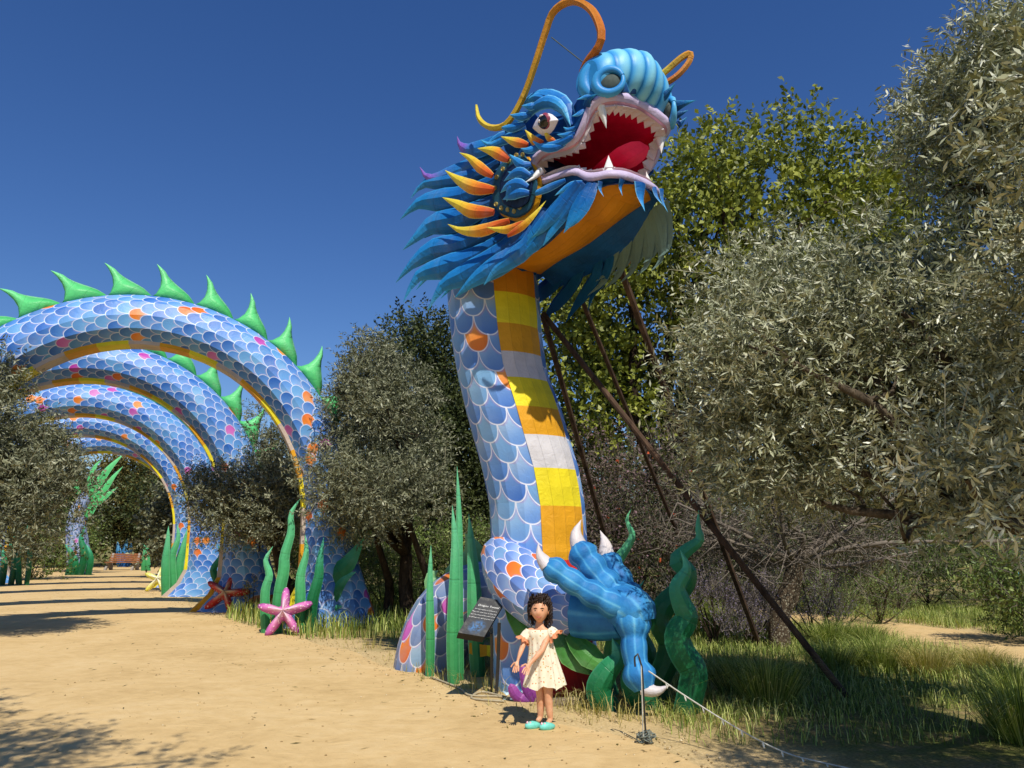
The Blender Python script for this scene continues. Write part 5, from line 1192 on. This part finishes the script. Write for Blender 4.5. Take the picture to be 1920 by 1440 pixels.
# bare twiggy tree with lichen covered trunk
rs = np.random.RandomState(21)
lt = G(1462, 1218); root = thing('bare_tree', (lt[0], lt[1], 0), 'small tree with lichen-mottled trunk and bare spreading branches', 'tree')
def m_lichen():
    n = NT('lichen bark'); f = n.noise(22, 6, .7); g = n.voro(30)
    n.bump(f, .9, .03); return n.fin(n.mix(n.smooth(g, .15, .45), hexc('9A927C'), n.ramp(f, [(.35, hexc('32281F')), (.7, hexc('6E5F4C'))])), .9, .1)
M['lichen'] = m_lichen()
fk = P(1492, 1055, lt[1]); mb = MB()
mb.tube(spline([lt - [0, 0, .1], P(1462, 1150, lt[1]), P(1482, 1100, lt[1]), fk], 9), np.linspace(.17, .12, 9), 9)
mb.tube(spline([P(1462, 1150, lt[1]), P(1488, 1130, lt[1]), P(1500, 1070, lt[1]), P(1510, 1040, lt[1])], 7), np.linspace(.07, .05, 7), 7)
build(mb, 'trunk', M['lichen'], root, True)
mb = MB(); tips = []
for k in range(16):
    a = rs.uniform(-.5, math.pi + .5); e = fk + np.array([math.cos(a) * rs.uniform(1.2, 3.2), rs.uniform(-.9, 1.2), .15 + abs(math.sin(a)) * rs.uniform(.3, 1.0)])
    p = spline([fk, fk * .6 + e * .4 + rs.randn(3) * .15, e], 8); mb.tube(p, np.linspace(.05, .014, 8), 6, caps=False); tips.append(p)
    for j in range(9):
        i = rs.randint(2, 8); v = e - fk; q = p[i] + nrm(v / np.linalg.norm(v) * .6 + rs.randn(3) * .8) * rs.uniform(.3, .9)
        pp = spline([p[i], (p[i] + q) / 2 + rs.randn(3) * .08, q], 5); mb.tube(pp, np.linspace(.014, .004, 5), 4, caps=False); tips.append(pp)
build(mb, 'branches', M['twig'], root, True)
# fine twigs as thin ribbons
def twig_quads(rs, pts, n, L, w=.004):
    o = pts[rs.randint(0, len(pts), n)] + rs.randn(n, 3) * .05; d = unit(rs.randn(n, 3) * [1, 1, .7] + [0, 0, .1]); e = o + d * L * rs.uniform(.4, 1.2, (n, 1))
    s = unit(np.cross(d, rs.randn(n, 3))) * w; return np.stack([o - s, o + s, e + s * .3, e - s * .3], 1).reshape(-1, 3)
tp = np.vstack(tips); quads_obj('twigs', twig_quads(rs, tp, 2200, .55, .005), 4, QF, M['twig'], root)

# shrubs, each its own thing
def shrub(name, c, rad3, leaf, label, cat, group, seed, nspray=350, per=9, slen=.22, ll=.05, lw=.02, up=.5, flowers=None, nb=16, twig=True, r=(.14, .3)):
    rs = np.random.RandomState(seed); root = thing(name, (c[0], c[1], 0), label, cat, group)
    B = blobs(rs, (c[0], c[1], rad3[2] * .75), (rad3[0], rad3[1], rad3[2] * .72), nb, r[0] * max(rad3) , r[1] * max(rad3), .3); B[:, 2] = np.maximum(B[:, 2], .12)
    v, rn, tv = leaf_spray(rs, B, nspray, per, slen, ll, lw, up); quads_obj('foliage', v, 4, QF, M[leaf], root, rn)
    if twig: quads_obj('twigs', tv, 4, QF, M['twig'], root)
    mb = MB()
    for b in B[:7]:
        mb.tube(spline([np.array([c[0], c[1], -.03]), np.array([c[0], c[1], 0]) * .6 + b[:3] * .4 + rs.randn(3) * .03, b[:3]], 5), np.linspace(.02, .006, 5), 5, caps=False)
    build(mb, 'stem', M['bark_d'], root, True)
    if flowers:
        v2, rn2, _ = leaf_spray(rs, B * [1, 1, 1, 1.15], flowers[1], 5, .03, .05, .05, .6); quads_obj('flowers', v2, 4, QF, M[flowers[0]], root, rn2)
    return root
rs = np.random.RandomState(31)
for i, (px, py, w, h) in enumerate([(1340, 1215, .55, .75), (1400, 1215, .5, .6), (1530, 1205, .6, .75), (1440, 1190, .45, .6)]):
    g = G(px, py); shrub('lavender_bush', g, (w, w * .8, h), 'lav', ['greyish purple lavender bush beside the twisting dark seaweed', 'low lavender bush where the second prop meets the ground', 'lavender bush right of the lichen-mottled trunk', 'small lavender bush left of the lichen-mottled trunk'][i], 'lavender', 'lavender bushes in the meadow', 100 + i, 420, 7, .3, .035, .012, 1.6)
for i, (px, py, w, h) in enumerate([(1560, 1190, .7, .8), (1650, 1170, .8, .6), (1330, 1150, .9, 1.0)]):
    g = G(px, py); shrub('meadow_shrub', g, (w, w * .8, h), 'shrub', ['upright fresh green shrub right of the lichen-mottled trunk', 'low loose green shrub at the meadow edge of the footpath', 'tall green shrub behind the twisting dark seaweed'][i], 'shrub', 'meadow shrubs', 120 + i, 420, 8, .28, .05, .016, 1.2)
for i, (px, Y, w, h) in enumerate([(1640, 20.5, 1.7, 1.5), (1740, 19.5, 1.8, 1.7), (1850, 19, 1.9, 1.9), (1960, 18, 1.8, 1.9), (1800, 22, 2, 2.0), (1900, 22, 2, 2.1), (1560, 21, 1.5, 1.3), (1960, 12.5, .9, 1.1), (2010, 14, 1.4, 1.5)]):
    p = P(px, 1100, Y); shrub('flowering_shrub', p, (w, w * .8, h), 'shrub', 'rounded green shrub with a few white flowers beyond the footpath', 'shrub', 'white-flowered shrubs beyond the footpath', 140 + i, 900, 9, .32, .075, .03, .6, ('whiteflower', 6), 22)
for i, (px, Y, w, h) in enumerate([(1370, 20, 1.2, .9), (1470, 20.5, 1.3, 1.0), (1440, 23, 1.4, 1.5), (1550, 24, 1.5, 1.6), (1300, 22, 1.3, 1.2)]):
    p = P(px, 1100, Y); shrub('dark_shrub', p, (w, w * .8, h), 'dark', 'low dark green shrub along the far side of the footpath', 'shrub', 'dark shrubs along the footpath', 170 + i, 800, 9, .3, .07, .03, .6, None, 20)
for i, (px, Y, w, h) in enumerate([(1180, 14.5, 1.3, 2.6), (1270, 14, 1.2, 2.5), (1130, 15, 1.2, 2.9), (1370, 16, 1.5, 2.3), (1550, 17, 1.8, 2.4), (1680, 18, 1.8, 2.4)]):
    p = P(px, 1100, Y); shrub('twiggy_shrub', p, (w, w * .7, h), 'redbud' if i in (0, 2) else 'dark', ['twiggy shrub with orange flowers behind the raised claws', 'twiggy shrub with orange flowers behind the twisting dark seaweed', 'tallest twiggy shrub with faded pinkish blossom directly behind the neck', 'grey twiggy shrub left of the lichen-mottled trunk', 'bare-looking twiggy shrub behind the lichen-mottled trunk', 'wide twiggy shrub behind the olive boughs'][i], 'shrub', 'twiggy shrubs behind the dragon', 180 + i, 1100, 5, .45, .06, .035, .6, ('orangeflower', 10) if i < 2 else None, 26)
for i, (px, Y, w, h) in enumerate([(640, 17.5, 1.2, 1.3), (720, 19, 1.4, 1.2), (800, 18, 1.3, 1.3), (880, 16.5, 1.3, 1.4), (560, 19, 1.2, 1.2)]):
    p = P(px, 1100, Y); shrub('dark_shrub', p, (w, w * .8, h), 'shrub', 'green undergrowth shrub in the shade behind the olive trunks', 'shrub', 'undergrowth behind the olive trunks', 200 + i, 750, 9, .3, .08, .025, .8, None, 20)
for i, (px, py, h) in enumerate([(470, 1148, .5), (480, 1128, .45)]):
    g = G(px, py); shrub('weed', g, (.22, .2, h), 'drygrass', ['pale leafy weed beside the yellow foot of the first arch', 'pale leafy weed beside the red starfish'][i], 'weed', 'weeds by the starfish', 215 + i, 40, 8, .2, .06, .02, 1.2, None, 5, False)
for i, (px, Y, w, h) in enumerate([(60, 34, 2.2, 2.6), (100, 42, 2.2, 2.0), (305, 52, 2.2, 2.4), (345, 38, 1.6, 2.0), (-30, 33, 2, 2.4)]):
    p = P(px, 1070, Y); shrub('far_bush', p, (w, w * .8, h), 'shrub' if i < 2 else 'brownleaf', ['light green bush left of the tail', 'small green bush at the foot of the tail', 'brownish bush right of the park bench', 'brownish bush behind the third arch foot', 'brownish bush behind the arch foot across the path'][i], 'bush', 'bushes at the far end of the path', 220 + i, 700, 9, .45, .12, .06, .6, None, 20)

# ornamental grass tussocks and meadow grass
def blades(rs, base, h, lean, w=.006):
    n = len(base); a = rs.uniform(0, 2 * math.pi, n); dr = np.stack([np.cos(a), np.sin(a), np.zeros(n)], 1); s = np.stack([-np.sin(a), np.cos(a), np.zeros(n)], 1) * w
    if isinstance(lean, tuple): dr = lean[0]; ln = lean[1]
    else: ln = lean * rs.uniform(.2, 1.3, n)
    h = h[:, None]; ln = np.asarray(ln).reshape(-1, 1)
    m = base + dr * h * ln * .35 + [0, 0, 1] * h * .6; tip = base + dr * h * ln * 1.05 + np.array([0, 0, 1]) * h * (1 - .35 * np.minimum(ln, 1.5))
    return np.stack([base - s, base + s, m + s * .75, m - s * .75, tip], 1).reshape(-1, 3)
BF = [(0, 1, 2, 3), (3, 2, 4)]
rs = np.random.RandomState(41)
TUSS = ['broad dark tussock left of the foot of the long leaning prop', 'small tussock beside the twisting dark seaweed', 'tussock right of the foot of the long leaning prop', 'tussock between the lichen-mottled trunk and the footpath',
        'large fresh green tussock in the shade of the right-hand olive', 'tussock behind the large tussock under the right-hand olive', 'tussock directly behind the long leaning prop', 'straw-coloured tussock in the open meadow',
        'tussock in front of the tall green shrub by the seaweed', 'short straw-coloured tussock at the edge of the footpath', 'tussock right of the lichen-mottled trunk', 'tussock just behind the twisting dark seaweed']
for i, (px, py, r_, h, mt) in enumerate([(1440, 1318, .5, .52, 'grass'), (1380, 1300, .36, .42, 'grass'), (1650, 1258, .5, .5, 'grass'), (1620, 1215, .4, .45, 'grass'), (1925, 1390, .5, .55, 'grass'), (1905, 1320, .42, .45, 'grass'), (1560, 1260, .45, .42, 'grass'), (1740, 1268, .42, .42, 'drygrass'), (1345, 1195, .55, .6, 'grass'), (1850, 1262, .4, .34, 'drygrass'), (1560, 1215, .4, .45, 'grass'), (1300, 1175, .5, .7, 'grass')]):
    g = G(px, py); n = 900; a = rs.uniform(0, 2 * math.pi, n); q = rs.rand(n) ** .6
    b = g * [1, 1, 0] + np.stack([np.cos(a) * q * r_ * .45, np.sin(a) * q * r_ * .45, np.zeros(n)], 1); dr = np.stack([np.cos(a), np.sin(a), np.zeros(n)], 1)
    v = blades(rs, b, h * rs.uniform(.6, 1.25, n), (dr, q * rs.uniform(.6, 1.7, n)), .003)
    o = quads_obj('grass_tussock', v - g * [1, 1, 0], 5, BF, M[mt], None, rs.rand(n)); o.location = (g * [1, 1, 0]).tolist()
    tag(o, TUSS[i], 'grass tussock', 'meadow grass tussocks' if mt == 'grass' else 'dry tussocks by the footpath')
def inside_path(p):
    """true where a point lies on the sand"""
    yr = np.interp(p[:, 1], pr[:, 1], pr[:, 0]); yl = np.interp(p[:, 1], pl[:, 1], pl[:, 0]); return (p[:, 0] < yr - .05) & (p[:, 0] > yl)
def inside_path2(p):
    return np.min(np.linalg.norm(p[:, None, :2] - fp[None, ::4, :], axis=2), axis=1) < 1.05
def patch(rs, n, x0, x1, y0, y1): return np.stack([rs.uniform(x0, x1, n), rs.uniform(y0, y1, n), np.zeros(n)], 1)
from mathutils import noise as mnoise
def clumpy(p, sc, th): return np.array([mnoise.noise(Vector((q[0] * sc, q[1] * sc, 3.3))) for q in p]) > th
# meadow on the right
b = patch(rs, 76000, 1.3, 12, 6.4, 19); b = b[~inside_path(b) & ~inside_path2(b)]
b = b[clumpy(b, .9, -.25)]; b = b[(b[:, 1] > 6.9 + .25 * np.maximum(0, b[:, 0] - 1)) | (rs.rand(len(b)) < .4)]
h = rs.uniform(.08, .26, len(b)) * np.where(b[:, 1] > 9, 1.0, .8)
g_ = quads_obj('meadow_grass', blades(rs, b, h, .9, .004), 5, BF, M['grass'], None, rs.rand(len(b))); tag(g_, 'green meadow grass', None, None, 'stuff')
# thin dry grass along the path edge and round the bases
b = np.vstack([patch(rs, 24000, -9, 2.2, 7, 22), patch(rs, 5000, -4, 2.2, 7, 12)]); b = b[~inside_path(b)]
yr = np.interp(b[:, 1], pr[:, 1], pr[:, 0]); dst = b[:, 0] - yr; b = b[(dst < 3.6) & (rs.rand(len(b)) < np.clip(.15 + dst * .55, 0, 1))]; b = b[clumpy(b, 1.3, -.22)]
g_ = quads_obj('verge_grass', blades(rs, b, rs.uniform(.03, .15, len(b)) * rs.choice([.6, 1, 1.5], len(b), p=[.5, .4, .1]), 1.2, .0032), 5, BF, M['drygrass'], None, rs.rand(len(b))); tag(g_, 'short dry grass along the path edge', None, None, 'stuff')
b = np.vstack([G(px, py) * [1, 1, 0] + rs.randn(26, 3) * [.10, .06, 0] for px, py in [(1075, 1330), (1100, 1335), (1120, 1340), (1150, 1345), (900, 1292), (925, 1298), (950, 1300), (780, 1262), (820, 1276), (870, 1290), (590, 1190), (640, 1195), (700, 1215), (1060, 1325), (1180, 1352), (380, 1118), (400, 1122)]])
g_ = quads_obj('edge_grass', blades(rs, b, rs.uniform(.06, .3, len(b)), .9, .0035), 5, BF, M['drygrass'], None, rs.rand(len(b))); tag(g_, 'taller dry grass stems round the dragon base', None, None, 'stuff')
b = patch(rs, 16000, -6, 4, 13, 26); b = b[~inside_path(b)]
g_ = quads_obj('understorey_grass', blades(rs, b, rs.uniform(.15, .5, len(b)), .6, .009), 5, BF, M['grass'], None, rs.rand(len(b))); tag(g_, 'rough grass under the trees', None, None, 'stuff')
# pebbles and litter at the path margin
n = 2600; i = rs.randint(20, 150, n); c0 = np.stack([pr[i, 0], pr[i, 1], np.zeros(n)], 1) + np.stack([rs.randn(n) * .28 + .12, rs.randn(n) * .2, np.zeros(n)], 1)
n2 = 700; c0 = np.vstack([c0, patch(rs, n2, -5, 2, 4.6, 14)]); n += n2
s = rs.uniform(.004, .013, (n, 1, 1)); oc8 = np.array([(1, 0, 0), (0, 1, 0), (-1, 0, 0), (0, -1, 0), (0, 0, .7), (0, 0, -.5)])
v = (c0[:, None, :] + oc8[None] * s * rs.uniform(.6, 1.4, (n, 6, 1)) + [0, 0, .008]).reshape(-1, 3)
n_ = NT('pebbles'); M['pebble'] = n_.fin(n_.ramp(n_.attr('rnd'), [(0, hexc('8C7650')), (.6, hexc('B79C6C')), (1, hexc('D8C8A4'))]), .9, .1)
o = quads_obj('pebbles', v, 6, [(0, 1, 4), (1, 2, 4), (2, 3, 4), (3, 0, 4), (1, 0, 5), (2, 1, 5), (3, 2, 5), (0, 3, 5)], M['pebble'], None, rs.rand(n)); tag(o, 'pebbles and grit at the path margin', None, None, 'stuff')
# fallen leaves and twigs scattered on the sand
n = 900; i = rs.randint(15, 190, n); f = rs.rand(n) ** 2.2; c0 = np.stack([pr[i, 0] * (1 - f) + pl[i, 0] * f, pr[i, 1] * (1 - f) + pl[i, 1] * f, np.full(n, .011)], 1) + np.stack([rs.randn(n) * .2, rs.randn(n) * .3, np.zeros(n)], 1)
a = rs.uniform(0, 6.28, n); d1 = np.stack([np.cos(a), np.sin(a), rs.uniform(-.05, .25, n)], 1) * rs.uniform(.015, .05, (n, 1)); d2 = np.stack([-np.sin(a), np.cos(a), np.zeros(n)], 1) * rs.uniform(.003, .012, (n, 1))
tag(quads_obj('leaf_litter', np.stack([c0 - d1, c0 + d2 + [0, 0, .004], c0 + d1, c0 - d2], 1).reshape(-1, 3), 4, QF, M['brownleaf'], None, rs.rand(n)), 'fallen leaves scattered over the sand', None, None, 'stuff')
# woodland closing the view
rs = np.random.RandomState(51)
def wood(name, cs, leaf, label, seed, nspray, ll, lw, slen=1.0):
    B = np.vstack([blobs(rs, c, r, n, r0, r1, .4) for c, r, n, r0, r1 in cs]); v, rn, _ = leaf_spray(np.random.RandomState(seed), B, nspray, 9, slen, ll, lw, .3, 0, 1.0)
    tag(quads_obj(name, v, 4, QF, M[leaf], None, rn), label, None, None, 'stuff')
cs = []
for k in range(26):
    x = -62 + k * 4.4 + rs.uniform(-1, 1); y = 62 + rs.uniform(-4, 6) - .12 * max(0, x + 20); hh = rs.uniform(6.0, 8.5); cs.append(((x, y, hh * .5), (3.2, 2.5, hh * .52), 26, .9, 1.6))
wood('woodland', cs, 'brownleaf', 'brownish woodland closing the view behind the arches', 61, 9000, .3, .18, 1.3)
cs = []
for k in range(22):
    x = -34 + k * 3.6 + rs.uniform(-.8, .8); y = 34 + rs.uniform(-3, 4); y += 14 if x < -8 else 0; hh = rs.uniform(4.0, 6.0) * (1.0 if x > -8 else 1.1); cs.append(((x, y, hh * .48), (2.6, 2.0, hh * .5), 24, .7, 1.3))
wood('hedgerow', cs, 'dark', 'dark belt of bushes and trees beyond the garden', 62, 10000, .22, .13, .9)
# individually visible trees framed by the arches
for i, (px, py, Y, rx, ry_, lf, lb) in enumerate([(300, 950, 56, 62, 85, 'brownleaf', 'bronze-leaved tree framed by the last arch, right of the tail'), (215, 930, 55, 70, 90, 'brownleaf', 'tall dull green tree directly behind the tail fin'), (130, 960, 50, 50, 90, 'dark', 'dark green tree left of the tail under the arch'), (345, 965, 36, 40, 60, 'olive_d', 'grey-green tree behind the third arch foot')]):
    rs2 = np.random.RandomState(70 + i); B = PB(rs2, px, py, Y, rx, ry_, 2.0, 30, .6, 1.2, .4); c0 = P(px, 1060, Y)
    tree('woodland_tree', (c0[0], Y, 0), (c0[0], Y, 1.6), B, lf, lb, 'tree', None, 1800, 9, .8, .2, .11, 80 + i, 'bark_d', .25, 8)
